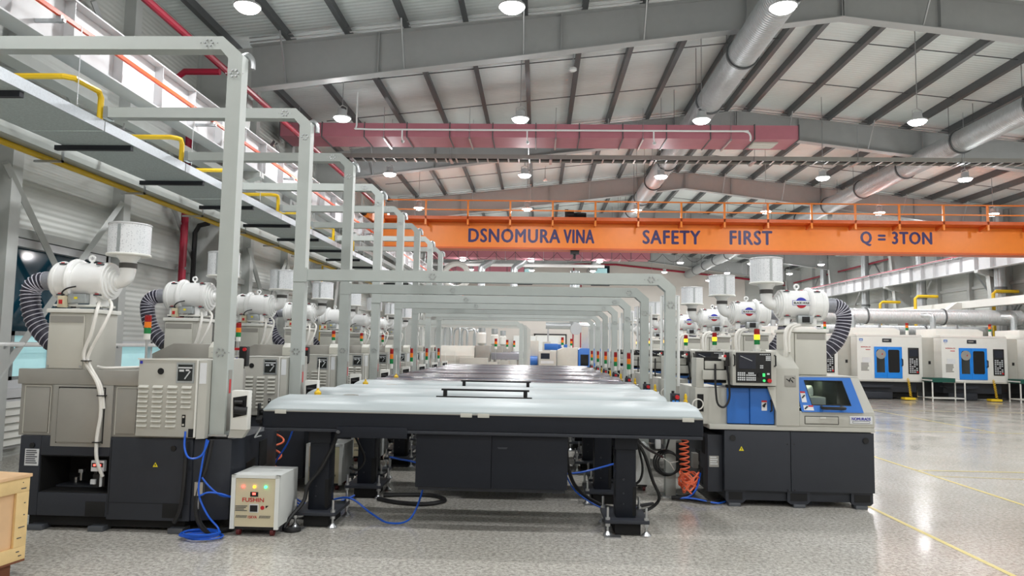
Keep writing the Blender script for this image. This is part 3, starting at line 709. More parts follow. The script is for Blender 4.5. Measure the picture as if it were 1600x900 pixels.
def left_lathe():
    y = 6.08
    t = thing('lathe', 'grey lathe with louvred cabinet on charcoal base, beside the wooden crate', 'lathe', (-3.6, y, 0), 'lathes in the window side row')
    # charcoal base with an open pocket
    b = MB()
    b.box(-4.38, -4.2, y, 7.2, .12, .78).box(-3.6, -2.89, y, 7.2, .10, .78).box(-4.2, -3.6, y, 7.2, .62, .78).box(-4.2, -3.6, y, 7.2, .12, .31)
    b.box(-4.2, -3.6, 6.5, 7.2, .31, .62)
    part('base', b, CHAR, t, .008)
    part('pocket_shade', MB().box(-4.198, -3.602, 6.48, 6.497, .312, .618).box(-4.198, -3.602, y+.012, 6.48, .611, .618).box(-4.199, -4.193, y+.012, 6.48, .312, .618).box(-3.607, -3.601, y+.012, 6.48, .312, .618).box(-4.198, -3.602, y+.012, 6.48, .311, .316), PIT, t)  # near-black sheets paint the shade inside the open pocket
    part('side_base', MB().prism([(-2.888, y+.02), (-2.60, y+.10), (-2.56, y+.3), (-2.56, 7.15), (-2.888, 7.15)], 'z', .10, .775), CHAR, t, .006)
    part('plinth', MB().box(-4.3, -2.95, y+.06, 7.1, .03, .12), PIT, t)
    ps = part('levelling_pad', MB().box(-3.74, -3.61, y-.02, y+.12, 0, .045), PADM, t, .008)
    for dx in (-.52, .68): share(ps, t, (dx, 0, 0))
    for dx in (-.52, .0, .68): share(ps, t, (dx, .9, 0))
    for x in (-3.78, -3.12):
        part('fork_pocket', MB().box(x, x+.17, y-.003, y+.001, .125, .245), PIT, t, .001)
    part('seam', MB().box(-3.588, -3.584, y-.002, y, .14, .76).box(-3.58, -2.9, y-.002, y, .24, .243), PIT, t)
    for x, z in ((-3.05, .70), (-4.27, .70)): part('lock', MB().cyl((x, y+.001, z), (x, y-.012, z), .022, n=14), BLACK, t)
    pl = part('rating_plate', MB().box(-4.33, -4.21, y-.004, y, .53, .67), PAPER, t)
    part('plate_print', lines_front(MB(), -4.32, -4.22, y-.004, .54, .66, 7), INK, pl, kind='stuff')
    warning(y, -3.2, .56, .022, t)
    # oil unit inside the pocket
    u = part('oil_pump', MB().box(-3.76, -3.66, y+.05, y+.16, .36, .46).cyl((-3.75, y+.08, .46), (-3.75, y+.08, .56), .02), BLACK, t)
    part('pump_display', MB().box(-3.765, -3.655, y+.02, y+.06, .49, .58), PAPER, u)
    part('display_window', MB().box(-3.758, -3.662, y+.017, y+.02, .525, .56), BLACK, u)
    part('led', MB().box(-3.742, -3.725, y+.013, y+.017, .535, .55).box(-3.695, -3.678, y+.013, y+.017, .535, .55), LEDR, u)
    part('pump_body', MB().box(-3.77, -3.73, y+.03, y+.05, .38, .42).cyl((-3.69, y+.05, .36), (-3.69, y+.05, .47), .012), KEY, u)
    part('valve', MB().cyl((-4.02, y+.3, .36), (-4.02, y+.3, .43), .015).box(-4.03, -3.99, y+.27, y+.31, .43, .46).cyl((-4.09, y+.34, .33), (-4.09, y+.34, .38), .02), STEEL, t)
    part('pipe_shelf', MB().box(-4.18, -3.8, y+.2, y+.42, .32, .335), CHAR, t)
    warning(y+.41, -3.93, .47, .02, t)
    # grey body
    bm_ = MB().box(-4.42, -2.9, y+.02, 7.15, .78, 1.34)
    part('body', bm_, GREYD, t, .008)
    part('skirt', MB().box(-4.12, -3.60, y-.004, y+.02, .695, 1.214), GREYD, t, .006)
    part('top_ledge', MB().box(-4.44, -3.375, y+.0, y+.05, 1.215, 1.345), GREYD, t, .006)
    for nm, x0, x1, z0, z1, d in (('side_panel', -4.37, -4.16, .81, 1.19, .012), ('centre_panel', -4.06, -3.675, .735, 1.185, .045), ('side_panel', -3.57, -3.40, .81, 1.19, .012)):
        p = part(nm, MB().box(x0, x1, y+.02-d, y+.021, z0, z1), GREYD, t, .005)
        yo = y+.014 if d < .02 else y-.007
        part('panel_edge', MB().box(x0-.012, x0-.004, yo, y+.021, z0-.01, z1+.01).box(x1+.004, x1+.012, yo, y+.021, z0-.01, z1+.01).box(x0-.012, x1+.012, yo, y+.021, z1+.004, z1+.012), BEIGE if d < .02 else PIT, p)  # dark strips round the centre panel paint its shadow edges
    # electrical cabinet with louvers
    cb = part('electrical_cabinet', MB().box(-3.37, -2.858, y-.04, y+.9, .80, 1.445), GREY, t, .008)
    l0 = None
    for cx, n in ((-3.315, 9), (-3.193, 9), (-3.067, 9), (-2.945, 5)):
        for i in range(n):
            z = 1.215-.0405*i
            if l0 is None:
                l0 = part('louver', MB().prism([(y-.04, z-.012), (y-.04, z+.012), (y-.058, z-.006), (y-.058, z-.012)], 'x', cx-.042, cx+.042), BEIGE, cb); lc = (cx, z)
            else: share(l0, cb, (cx-lc[0], 0, z-lc[1]))
    wn = part('cabinet_window', MB().box(-3.04, -2.89, y-.046, y-.04, 1.25, 1.42), GALV, cb)
    part('window_glass', MB().box(-3.027, -2.904, y-.049, y-.046, 1.268, 1.405), GLASSD, wn)
    part('relay', MB().box(-3.025, -2.905, y-.051, y-.049, 1.372, 1.384).bar((-2.965, y-.051, 1.285), (-2.92, y-.051, 1.35), .008).box(-3.015, -2.975, y-.051, y-.049, 1.345, 1.362).box(-2.96, -2.93, y-.051, y-.049, 1.35, 1.365), KEY, wn)
    part('dial_hole', MB().cyl((-3.177, y-.041, 1.345), (-3.177, y-.046, 1.345), .027, n=18), PIT, cb)
    part('sticker', MB().box(-3.36, -3.338, y-.043, y-.04, 1.405, 1.43), BLUET, cb)
    part('handle_slot', MB().box(-2.975, -2.945, y-.043, y-.04, .885, .985), PIT, cb)
    part('latch', MB().box(-2.967, -2.953, y-.05, y-.043, .895, .91).box(-2.967, -2.953, y-.05, y-.043, .96, .975), BEIGE, cb)
    part('cable_opening', MB().box(-2.915, -2.862, y-.043, y-.04, .80, .87), PIT, cb)
    part('cabinet_rim', MB().box(-3.38, -2.85, y-.045, y-.035, 1.44, 1.452).box(-2.868, -2.856, y-.05, y-.04, .80, 1.45), OFFW, cb)
    cp = part('corner_panel', MB().prism([(-2.855, y-.03), (-2.795, y+.0), (-2.795, y+.06), (-2.855, y+.9)], 'z', .785, 1.44), GREY, t)
    dp = part('data_plate', MB().hexa([(-2.848, y-.03, 1.245), (-2.802, y-.0065, 1.245), (-2.802, y-.0, 1.245), (-2.848, y-.022, 1.245), (-2.848, y-.03, 1.42), (-2.802, y-.0065, 1.42), (-2.802, y-.0, 1.42), (-2.848, y-.022, 1.42)]), PAPER, t)
    # spindle box with black opening
    part('spindle_box', MB().box(-2.60, -2.455, y+.05, y+.13, .86, 1.19), OFFW, t, .004)
    part('spindle_hole', MB().prism([(-2.578, .96), (-2.47, .985), (-2.465, 1.15), (-2.585, 1.13)], 'y', y+.046, y+.05), PIT, t)
    part('spindle', MB().cyl((-2.56, y+.02, 1.03), (-2.46, y+.05, 1.02), .035).cyl((-2.56, y+.03, 1.09), (-2.49, y+.03, 1.09), .02), BLACK, t)
    part('support_leg', MB().prism([(-2.62, .79), (-2.50, .79), (-2.455, .86), (-2.60, .86)], 'y', y+.06, y+.13), GREY, t)
    # hood behind the body
    part('hood', MB().prism([(-3.62, 1.34), (-3.06, 1.34), (-3.06, 1.58), (-3.42, 1.58), (-3.62, 1.48)], 'y', y+.62, y+1.1), GREYD, t, .006)
    part('hood_block', MB().prism([(y+.55, 1.45), (y+.75, 1.45), (y+.75, 1.60), (y+.62, 1.60), (y+.55, 1.55)], 'x', -3.05, -2.92), BEIGE, t, .005)
    hp_ = part('hand_pendant', MB().box(-3.0, -2.92, y+1.12, y+1.2, 1.36, 1.56), BLACK, t, .01)
    part('pendant_knob', MB().cyl((-2.94, y+1.12, 1.53), (-2.94, y+1.10, 1.53), .018, n=10).box(-3.06, -3.0, y+1.14, y+1.17, 1.52, 1.545), REDM, hp_)
    part('pendant_cable', MB().tube(smooth([(-2.96, y+1.15, 1.36), (-2.95, y+1.13, 1.2), (-2.98, y+1.12, 1.1), (-2.99, y+1.1, 1.38)], 5), .01, 6), CABLE, hp_)
    # tower box
    part('tower', MB().box(-4.22, -3.85, y+.03, y+.42, 1.34, 1.83), GREY, t, .006)
    tp = part('tower_panel', MB().box(-4.215, -3.90, y+.018, y+.03, 1.35, 1.81), BEIGE, t, .004)
    part('panel_recess', MB().box(-4.205, -3.91, y+.014, y+.019, 1.745, 1.80), GREYD, tp)
    part('screw', MB().cyl((-4.2, y+.018, 1.37), (-4.2, y+.012, 1.37), .009, n=8).cyl((-3.915, y+.018, 1.37), (-3.915, y+.012, 1.37), .009, n=8), STEEL, tp)
    part('tower_top', MB().box(-4.24, -3.83, y+.01, y+.44, 1.83, 1.865), OFFW, t, .004)
    # drain hoses
    part('drain_hose', MB().tube(smooth([(-3.86, y+.14, 1.93), (-3.80, y+.02, 1.85), (-3.82, y-.01, 1.65), (-3.87, y-.01, 1.50), (-3.85, y-.01, 1.40), (-3.72, y-.03, 1.22), (-3.68, y-.03, 1.0), (-3.70, y-.03, .78), (-3.69, y-.03, .60), (-3.66, y+.02, .45)], 5), .0145, 8), WHOSE, t)
    part('drain_hose', MB().tube(smooth([(-3.78, y+.16, 1.95), (-3.71, y+.08, 1.88), (-3.73, y+.0, 1.7), (-3.83, y-.005, 1.48), (-3.82, y-.01, 1.39), (-3.7, y-.02, 1.21), (-3.66, y-.025, 1.02)], 5), .013, 8), WHOSE, t)
    part('drain_hose', MB().tube(smooth([(-3.80, y+.08, 1.37), (-3.7, y+.03, 1.36), (-3.55, y+.06, 1.365), (-3.42, y+.12, 1.37)], 4), .012, 8), WHOSE, t)
    for x, z in ((-3.84, 1.42), (-3.685, 1.13), (-3.70, .74)):
        part('cable_tie', MB().box(x-.03, x+.035, y-.05, y+.0, z-.004, z+.004), BLACK, t)
    signal_tower(-3.445, y+.2, 1.61, 1.05, False, t, .25)
    # grilles on the side
    part('side_grille', MB().prism([(y+.33, .40), (y+.52, .43), (y+.52, .56), (y+.33, .54)], 'x', -2.562, -2.553), BLACK, t)
    part('side_window', MB().prism([(y+.62, .44), (y+.8, .46), (y+.8, .70), (y+.62, .69)], 'x', -2.562, -2.553), PIT, t)
    part('side_opening', MB().prism([(y+.38, .16), (y+.62, .2), (y+.62, .34), (y+.38, .33)], 'x', -2.562, -2.553), PIT, t)
    return t
lathe0 = left_lathe()

def conform(xc, zc, R, y0, u, v):     # wrap flat art round a drum lying along x
    a = v/R
    return (xc+u, y0-R*math.cos(a), zc+R*math.sin(a))
def emblem(parent, xc, zc, R, yc):
    def surf(pts, e): return [conform(xc, zc, R+e, yc, u, v) for u, v in pts]
    def dome(r, a0, a1, e):
        mb = MB(); n = 14; rings = []
        for i in range(n):
            u0 = -r+2*r*i/n; u1 = u0+2*r/n
            def hh(u): return math.sqrt(max(r*r-u*u, 0))
            def cl(v): return max(min(v, a1), a0)
            for a, b in ((u0, u1),):
                vs = [(a, cl(-hh(a))), (b, cl(-hh(b))), (b, cl(hh(b))), (a, cl(hh(a)))]
                mb.add(surf(vs, e), [(0, 1, 2, 3)])
        return mb
    em = part('emblem', dome(.058, -.07, -.018, .004), REDT, parent)
    part('emblem_top', dome(.062, .022, .07, .004), BLUET, em)
    n = 8; mb = MB(); m2 = MB()
    for i in range(n):
        a = -.096+.192*i/n; b = a+.192/n
        mb.add(surf([(a, -.025), (b, -.025), (b, .028), (a, .028)], .005), [(0, 1, 2, 3)])
        m2.add(surf([(a+.004*(i == 0), -.021), (b-.004*(i == n-1), -.021), (b-.004*(i == n-1), .024), (a+.004*(i == 0), .024)], .006), [(0, 1, 2, 3)])
    part('emblem_border', mb, BLUET, em); part('emblem_banner', m2, WHITE, em)
    part('emblem_lettering', lettering('BLACK HOLE', lambda u, v: conform(xc, zc, R+.0075, yc, -.082+.164*u, -.011+.024*v), .05), INK, em)

def collector(side, xc, yc, zc, label, group, logo):
    """oil mist collector lying along x; side=-1 hose towards -x"""
    t = thing('mist_collector', label, 'mist collector', (xc, yc, zc-.25), group)
    s = side; R = .168; K = .9; zb = zc-.245
    def X(d): return xc + d
    A = (s*1.0, 0, 0)
    h = .30
    body = [(.10, -h), (.135, -h+.005), (.15, -h+.03), (R, -h+.035), (R, -h+.05), (.155, -h+.052), (.155, h-.14), (R+.008, h-.135), (R+.008, h-.11), (.155, h-.10)]
    # profile runs from filter end to hose end along the hose direction
    part('drum', MB().lathe([(r_, h_*K) for r_, h_ in [(.06, -.29), (.16, -.235), (R, -.225), (R, -.19), (.16, -.185), (.16, .12), (R, .125), (R, .27), (.15, .295), (.08, .305)]], (xc, yc, zc), A, 40), WHITE, t, 0, 30)
    part('cover_rim', MB().lathe([(R-.004, .2), (R+.006, .208), (R+.006, .222), (R-.004, .23)], (xc, yc, zc), A, 40), WHITE, t)
    part('drum_band', MB().ring((xc+s*.09, yc, zc), A, R-.004, .034, 36, 10), WHITE, t)
    part('stepped_cap', MB().lathe([(r_, h_*K) for r_, h_ in [(.155, -.22), (.168, -.235), (.163, -.25), (.14, -.252), (.142, -.268), (.114, -.27), (.117, -.29), (.09, -.292), (.087, -.305), (.064, -.306), (.06, -.33), (.045, -.335)]], (xc, yc, zc), A, 36), WHITE, t, 0, 25)
    part('lifting_eye', MB().ring((xc-s*.03, yc, zc+R+.035), (0, 1, 0), .024, .010, 18, 6).cyl((xc-s*.03, yc, zc+.14), (xc-s*.03, yc, zc+R+.015), .012), WHITE, t)
    for d in (-.17, .16):
        for a in (.95, -.85):
            yy = yc-(R+.006)*math.cos(a); z_ = zc+(R+.006)*math.sin(a)
            c = part('clasp', MB().hexa([(X(s*d)-.035, yy-.008, z_-.006), (X(s*d)+.03, yy-.008, z_-.006), (X(s*d)+.03, yy+.01, z_-.006), (X(s*d)-.035, yy+.01, z_-.006), (X(s*d)-.035, yy-.008, z_+.006), (X(s*d)+.03, yy-.008, z_+.006), (X(s*d)+.03, yy+.01, z_+.006), (X(s*d)-.035, yy+.01, z_+.006)]), PADM, t)
            part('clasp_grip', MB().box(X(s*d)-.02, X(s*d)+.012, yy-.011, yy-.006, z_+.006, z_+.013), REDT, c)
    # saddle, terminal box, switch
    for d in (-.17, .12):
        part('saddle', MB().prism([(X(d)-.03, zb+.02), (X(d)+.03, zb+.02), (X(d)+.03, zc-.1), (X(d)-.03, zc-.1)], 'y', yc-.1, yc+.1), WHITE, t, .004)
    part('foot_rail', MB().box(X(-.21), X(.19), yc-.13, yc-.07, zb+.012, zb+.03).box(X(-.21), X(.19), yc+.07, yc+.13, zb+.012, zb+.03), OFFW, t)
    for d in (-.19, -.05, .17):
        part('rubber_foot', MB().cyl((X(d), yc-.1, zb), (X(d), yc-.1, zb+.014), .022, n=10), BLACK, t)
    tb = part('terminal_box', MB().box(X(-.07), X(.09), yc-.16, yc-.08, zc-.205, zc-.125), GALV, t, .006)
    part('warning_sign', MB().box(X(-.01), X(.02), yc-.163, yc-.16, zc-.17, zc-.15), WARN, tb)
    if not logo:
        sb = part('switch_box', MB().box(X(-.13), X(-.07), yc-.20, yc-.14, zb, zb+.10), CREAM, t, .006)
        part('switch', MB().box(X(-.115), X(-.085), yc-.205, yc-.20, zb+.03, zb+.065), REDM, sb)
    else:
        part('motor_plug', MB().box(X(-.03), X(.05), yc-.175, yc-.16, zc-.2, zc-.135), BLACK, tb, .004)
    part('nameplate', MB().add([conform(xc-.02, zc, .158, yc, u, v-.05) for u, v in ((-.025, -.012), (.04, -.012), (.04, .016), (-.025, .016))], [(0, 1, 2, 3)]), REDM if not logo else PAPER, t)
    if not logo: part('motor_cable', MB().tube(smooth([(X(.0), yc-.158, zc-.06), (X(-.06), yc-.185, zc-.08), (X(-.10), yc-.19, zc-.12), (X(-.09), yc-.17, zc-.17)], 5), .007, 6), CABLE, t)
    # outlet elbow, collar, cone and filter
    e = -s
    ex = xc+e*.36
    part('outlet_elbow', MB().tube(smooth([(xc+e*.27, yc, zc), (xc+e*.305, yc, zc+.0), (xc+e*.347, yc, zc+.035), (ex, yc, zc+.09), (ex, yc, zc+.125)], 5), 0, 16, radii=[.05]+[.055+.013*i/19 for i in range(20)]), WHITE, t)
    part('rubber_collar', MB().cyl((ex, yc, zc+.12), (ex, yc, zc+.165), .073, n=24), RUB, t)
    fl = part('filter_cone', MB().lathe([(.068, .16), (.07, .185), (.10, .225), (.12, .235)], (ex, yc, zc), (0, 0, 1), 28), WHITE, t)
    part('filter_rim', MB().lathe([(.10, .226), (.181, .226), (.185, .235), (.181, .246), (.1, .246)], (ex, yc, zc), (0, 0, 1), 40), OFFW, t)
    part('filter_cartridge', MB().cyl((ex, yc, zc+.245), (ex, yc, zc+.505), .173, n=44), PERF, t)
    part('filter_lid', MB().lathe([(.02, .512), (.172, .516), (.179, .512), (.179, .503), (.02, .502)], (ex, yc, zc), (0, 0, 1), 40), LAMPH, t)
    part('filter_seam', MB().box(ex-.014, ex+.014, yc-.1755, yc-.165, zc+.25, zc+.495), GALV, t)
    # intake hose
    hx = xc+s*.275
    if s < 0: pth = [(hx-.07, yc, zc), (hx-.17, yc, zc-.015), (hx-.235, yc, zc-.08), (hx-.235, yc, zc-.19), (hx-.195, yc, zc-.33), (hx-.12, yc, zc-.45), (hx-.0, yc, zc-.56)]
    else: pth = [(hx+.07, yc, zc), (hx+.15, yc, zc-.015), (hx+.205, yc, zc-.08), (hx+.205, yc, zc-.19), (hx+.165, yc, zc-.32), (hx+.08, yc, zc-.45), (hx-.09, yc, zc-.58)]
    pp = smooth(pth, 6)
    part('hose_sleeve', MB().tube([(hx-s*.02, yc, zc), (hx+s*.03, yc, zc), (hx+s*.10, yc, zc-.002)], 0, 18, radii=[.072, .08, .084]), SLEEVE, t)
    ih = part('intake_hose', MB().tube(pp, .078, 16), HOSE, t)
    part('hose_spiral', MB().tube(helix_path(pp[2:], .080, 19, 12), .0046, 5), HOSEW, ih)
    if logo: emblem(t, xc-.035, zc+.012, .160, yc)
    return t
col0 = collector(-1, -4.02, 6.29, 2.12, 'white mist collector with dark hose on the grey lathe beside the wooden crate', 'collectors on the window side row', False)
for k in range(1, 8):
    copy_tree(lathe0, None, (0, P*k, 0), 'grey lathe with louvred cabinet, %s from the photographer in the window side row' % ORD[k])
    copy_tree(col0, None, (0, P*k, 0), 'white mist collector without emblem, %s from the photographer in the window side row' % ORD[k])

# ================================================================ RIGHT ROW LATHES
def right_lathe():
    y = 7.70
    t = thing('lathe', 'grey and blue lathe standing at the aisle end, all of its charcoal base in view', 'lathe', (2.65, y, 0), 'lathes in the aisle side row')
    part('base', MB().box(1.96, 3.47, y+.02, y+1.15, .15, .78), CHAR, t, .006)
    for x0, x1 in ((1.955, 2.632), (2.638, 3.485)):
        p = part('base_door', MB().box(x0, x1, y, y+.02, .165, .775), CHAR, t, .004)
    for x, z in ((2.04, .70), (3.40, .70)):
        part('lock', MB().cyl((x, y+.001, z), (x, y-.01, z), .03, n=16), BLACK, t)
    part('screw', MB().cyl((2.60, y+.001, .645), (2.60, y-.004, .645), .008, n=8).cyl((2.67, y+.001, .645), (2.67, y-.004, .645), .008, n=8).cyl((2.6, y+.001, .18), (2.6, y-.004, .18), .008, n=8).cyl((2.67, y+.001, .18), (2.67, y-.004, .18), .008, n=8), BLACK, t)
    warning(y, 2.13, .59, .026, t)
    # plinth with three fork pockets
    part('plinth', MB().box(1.98, 3.45, y+.05, y+1.1, .06, .165), CHAR, t)
    for x0, x1 in ((1.97, 2.17), (2.60, 2.83), (3.25, 3.47)):
        f = part('plinth_foot', MB().prism([(x0, .165), (x0+.0, .06), (x0+.03, .035), (x1-.03, .035), (x1, .06), (x1, .165)], 'y', y+.015, y+.06), CHAR, t)
        part('fork_pocket', MB().box(x0+.03, x1-.03, y+.010, y+.016, .07, .145), PIT, f)
    ps = part('levelling_pad', MB().box(2.0, 2.12, y-.0, y+.12, 0, .036), PADM, t, .006)
    for dx in (.66, 1.29): share(ps, t, (dx, 0, 0))
    for dx in (0, .66, 1.29): share(ps, t, (dx, .9, 0))
    n = part('side_cabinet', MB().box(1.80, 1.955, y+.08, y+1.0, .13, .72), CHAR, t, .006)
    q = part('rating_plate', MB().box(1.815, 1.915, y+.076, y+.08, .385, .50), GREYD, n)
    part('plate_print', lines_front(MB(), 1.825, 1.905, y+.076, .40, .49, 4), PAPER, q, kind='stuff')
    for z0, z1, y0, y1 in ((.50, .68, .2, .34), (.16, .34, .3, .55), (.38, .5, .45, .65)):
        part('side_grille', MB().box(1.796, 1.801, y+y0, y+y1, z0, z1), PIT, n)
    part('junction_box', MB().box(1.74, 1.80, y+.5, y+.62, .3, .46), GREYD, n)
    # lower tray
    part('tray', MB().box(1.80, 3.49, y-.01, y+1.15, .785, .835), GREY, t, .006)
    # spindle block
    part('headstock_block', MB().box(1.67, 2.0, y+.06, y+.95, .83, 1.21), GREY, t, .006)
    part('spindle_hole', MB().box(1.69, 1.755, y+.055, y+.061, .96, 1.14), PIT, t)
    part('white_loop', MB().ring((1.69, y+.03, 1.035), (0, 1, .15), .055, .007, 22, 6), WHOSE, t)
    # blue doors
    for x0, x1, d in ((1.995, 2.225, .03), (2.228, 2.475, .015)):
        bd = part('blue_door', MB().box(x0, x1, y+d, y+d+.03, .845, 1.215), BLUE, t, .005)
        if x0 > 2.1:
            part('door_handle', MB().tube([(2.44, y+.015, 1.09), (2.44, y-.02, 1.085), (2.44, y-.02, .985), (2.44, y+.015, .98)], .009, 8), BLACK, bd)
            sk = part('safety_sticker', MB().box(2.345, 2.40, y+.011, y+.015, .985, 1.09), PAPER, bd)
            part('sticker_head', MB().box(2.345, 2.40, y+.009, y+.011, 1.072, 1.09), REDT, sk)
            part('sticker_figure', MB().bar((2.355, y+.010, 1.03), (2.39, y+.010, 1.06), .012).bar((2.37, y+.010, 1.02), (2.378, y+.010, 1.055), .014), BLACK, sk)
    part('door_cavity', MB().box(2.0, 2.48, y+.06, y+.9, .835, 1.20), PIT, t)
    part('door_rail', MB().box(1.99, 2.5, y+.0, y+.08, 1.215, 1.245), PIT, t)
    # operator panel
    pn = part('operator_panel', MB().box(2.02, 2.47, y-.09, y+.1, 1.245, 1.60), GREY, t, .01)
    pf = part('panel_face', MB().box(2.055, 2.415, y-.097, y-.089, 1.275, 1.585), BLACK, pn, .003)
    part('screen', MB().box(2.085, 2.255, y-.10, y-.096, 1.42, 1.565), SCREEN, pf)
    part('screen_trace', MB().bar((2.10, y-.1005, 1.55), (2.22, y-.1005, 1.50), .004), KEY, pf)
    k = MB()
    for i in range(9):
        for j in range(4):
            if i in (4, 8) and j > 2: continue
            x = 2.07+.0205*i+(.006 if i > 3 else 0); z = 1.298+.021*j+(.006 if j > 1 else 0)
            k.box(x, x+.015, y-.103, y-.096, z, z+.015)
    for i in range(3):
        for j in range(3):
            x = 2.36+.017*i; z = 1.505+.017*j; k.box(x, x+.013, y-.103, y-.096, z, z+.013)
    for i in range(6): k.box(2.30+.018*i, 2.311+.018*i, y-.103, y-.096, 1.563, 1.572)
    for i in range(2):
        for j in range(2): k.box(2.30+.018*i, 2.313+.018*i, y-.103, y-.096, 1.425+.02*j, 1.438+.02*j)
    part('keypad', k, KEY, pf, kind='stuff')
    part('dial', MB().cyl((2.295, y-.097, 1.355), (2.295, y-.112, 1.355), .022, n=16), PIT, pf)
    part('green_button', MB().box(2.325, 2.35, y-.104, y-.096, 1.34, 1.375).cyl((2.34, y-.097, 1.30), (2.34, y-.105, 1.30), .014, n=12), MATS['green_lit'], pf)
    part('emergency_stop', MB().cyl((2.39, y-.097, 1.30), (2.39, y-.125, 1.30), .021, n=16), REDM, pf)
    part('white_button', MB().box(2.37, 2.395, y-.104, y-.096, 1.36, 1.378), KEY, pf)
    for x in (2.035, 2.452):
        part('panel_handle', MB().tube([(x, y-.09, 1.56), (x, y-.125, 1.555), (x, y-.125, 1.455), (x, y-.09, 1.45)], .008, 8), BLACK, pn)
    # jog arm left of the panel
    ja = part('pendant_arm', MB().box(1.68, 1.76, y+.06, y+.3, 1.21, 1.52), GREY, t, .005)
    part('arm_box', MB().box(1.74, 2.0, y+.02, y+.22, 1.295, 1.395).box(1.77, 1.97, y+.05, y+.2, 1.405, 1.49), GREY, ja, .006)
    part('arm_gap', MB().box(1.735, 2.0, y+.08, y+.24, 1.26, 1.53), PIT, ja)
    hw = part('hand_wheel_pendant', MB().box(1.965, 2.005, y-.04, y+.02, 1.44, 1.585), BLACK, ja, .008)
    part('hand_wheel', MB().cyl((1.965, y-.01, 1.525), (1.93, y-.01, 1.525), .028, n=14).box(1.9, 1.95, y-.02, y+.01, 1.515, 1.535), OFFW, hw)
    part('wheel_button', MB().cyl((1.955, y-.04, 1.545), (1.955, y-.055, 1.545), .014, n=12), REDM, hw)
    part('pendant_cable', MB().tube(smooth([(1.98, y-.02, 1.445), (1.995, y-.03, 1.3), (2.0, y-.04, 1.12), (1.95, y-.04, 1.02), (1.88, y-.04, 1.05), (1.862, y-.03, 1.2), (1.865, y+.0, 1.34), (1.87, y+.02, 1.46)], 6), .011, 8), CABLE, t)
    # column hood
    hd = part('column_hood', MB().prism([(y-.02, .835), (y+.9, .835), (y+.9, 1.62), (y+.32, 1.62), (y-.02, 1.43)], 'x', 2.485, 2.725), GREY, t, .008)
    part('hood_fin', MB().prism([(2.40, 1.235), (2.486, 1.235), (2.486, .98)], 'y', y-.018, y+.02), BEIGE, hd)
    vn = part('nozzle_plate', MB().box(2.575, 2.69, y-.026, y-.02, 1.24, 1.355), GREYD, hd, .003)
    part('plate_mark', MB().bar((2.59, y-.028, 1.32), (2.62, y-.028, 1.30), .006).bar((2.64, y-.028, 1.31), (2.66, y-.028, 1.285), .008).bar((2.62, y-.028, 1.29), (2.635, y-.028, 1.33), .007).bar((2.65, y-.028, 1.335), (2.675, y-.028, 1.325), .006), BLACK, vn)
    # working chamber
    def SL(z): return y-.015 + max(0, z-.985)*.55      # sloped front
    ch = MB()
    ch.hexa([(2.725, y-.015, .835), (3.49, y-.015, .835), (3.49, y+1.0, .835), (2.725, y+1.0, .835), (2.725, y-.015, .985), (3.49, y-.015, .985), (3.49, y+1.0, .985), (2.725, y+1.0, .985)])
    part('lower_front', ch, GREY, t, .006)
    e = .012
    # chamber shell: side cheeks, top, so the window shows the inside
    def slab(x0, x1, xt0, xt1, za, zb, th, mm, nm, par=t, bevel=0):
        mb = MB().hexa([(x0, SL(za), za), (x1, SL(za), za), (x1, SL(za)+th, za), (x0, SL(za)+th, za), (xt0, SL(zb), zb), (xt1, SL(zb), zb), (xt1, SL(zb)+th, zb), (xt0, SL(zb)+th, zb)])
        return part(nm, mb, mm, par, bevel)
    slab(3.375, 3.49, 3.325, 3.415, .985, 1.335, .03, GREY, 'front_cheek')
    part('end_cheek', MB().hexa([(3.46, SL(.985)+.02, .985), (3.488, SL(.985)+.02, .985), (3.488, y+1.0, .985), (3.46, y+1.0, .985), (3.38, SL(1.335)+.02, 1.335), (3.412, SL(1.335)+.02, 1.335), (3.412, y+1.0, 1.335), (3.38, y+1.0, 1.335)]), GREY, t)
    part('chamber_top', MB().box(2.725, 3.412, SL(1.335), y+1.0, 1.335, 1.35), GREY, t, .004)
    part('chamber_back', MB().box(2.73, 3.4, y+.75, y+.8, .985, 1.335), INNER, t)
    part('chamber_floor', MB().box(2.73, 3.44, y+.06, y+.75, .986, 1.02), INNER, t)
    part('tool_block', MB().box(2.88, 3.10, y+.25, y+.5, 1.02, 1.12).cyl((2.8, y+.4, 1.17), (3.0, y+.4, 1.17), .07), OFFW, t, .006)
    part('tool_post', MB().box(3.12, 3.28, y+.4, y+.65, 1.02, 1.3), INNER, t, .01)
    part('work_light', MB().box(2.78, 2.80, y+.3, y+.5, 1.14, 1.30), COOL, t)
    L = bpy.data.lights.new('chamber_light', 'POINT'); L.energy = 2.2; L.shadow_soft_size = .04; L.color = (.95, 1, .85)
    lo = bpy.data.objects.new('chamber_light', L); COL.objects.link(lo); lo.parent = t; lo.location = Vector((2.86, y+.38, 1.26))-Vector(ROOT[t.name])
    # blue sliding door with a window
    wx0, wx1, wt0, wt1, wz0, wz1 = 2.86, 3.25, 2.83, 3.225, 1.055, 1.30
    dx = lambda x, xt, z: x+(xt-x)*(z-.985)/(.35)
    D = part('sliding_door', MB(), BLUE, t) if False else None
    def quadslab(a, b, c, d, za, zb, mm, nm, par, off=-.018, th=.016):
        # a,b bottom xs; c,d top xs
        mb = MB().hexa([(a, SL(za)+off, za), (b, SL(za)+off, za), (b, SL(za)+off+th, za), (a, SL(za)+off+th, za), (c, SL(zb)+off, zb), (d, SL(zb)+off, zb), (d, SL(zb)+off+th, zb), (c, SL(zb)+off+th, zb)])
        return mb
    mb = MB()
    L0, L1, R0, R1 = 2.745, 2.728, 3.375, 3.325
    li = lambda z: L0+(L1-L0)*(z-.985)/.35
    ri = lambda z: R0+(R1-R0)*(z-.985)/.35
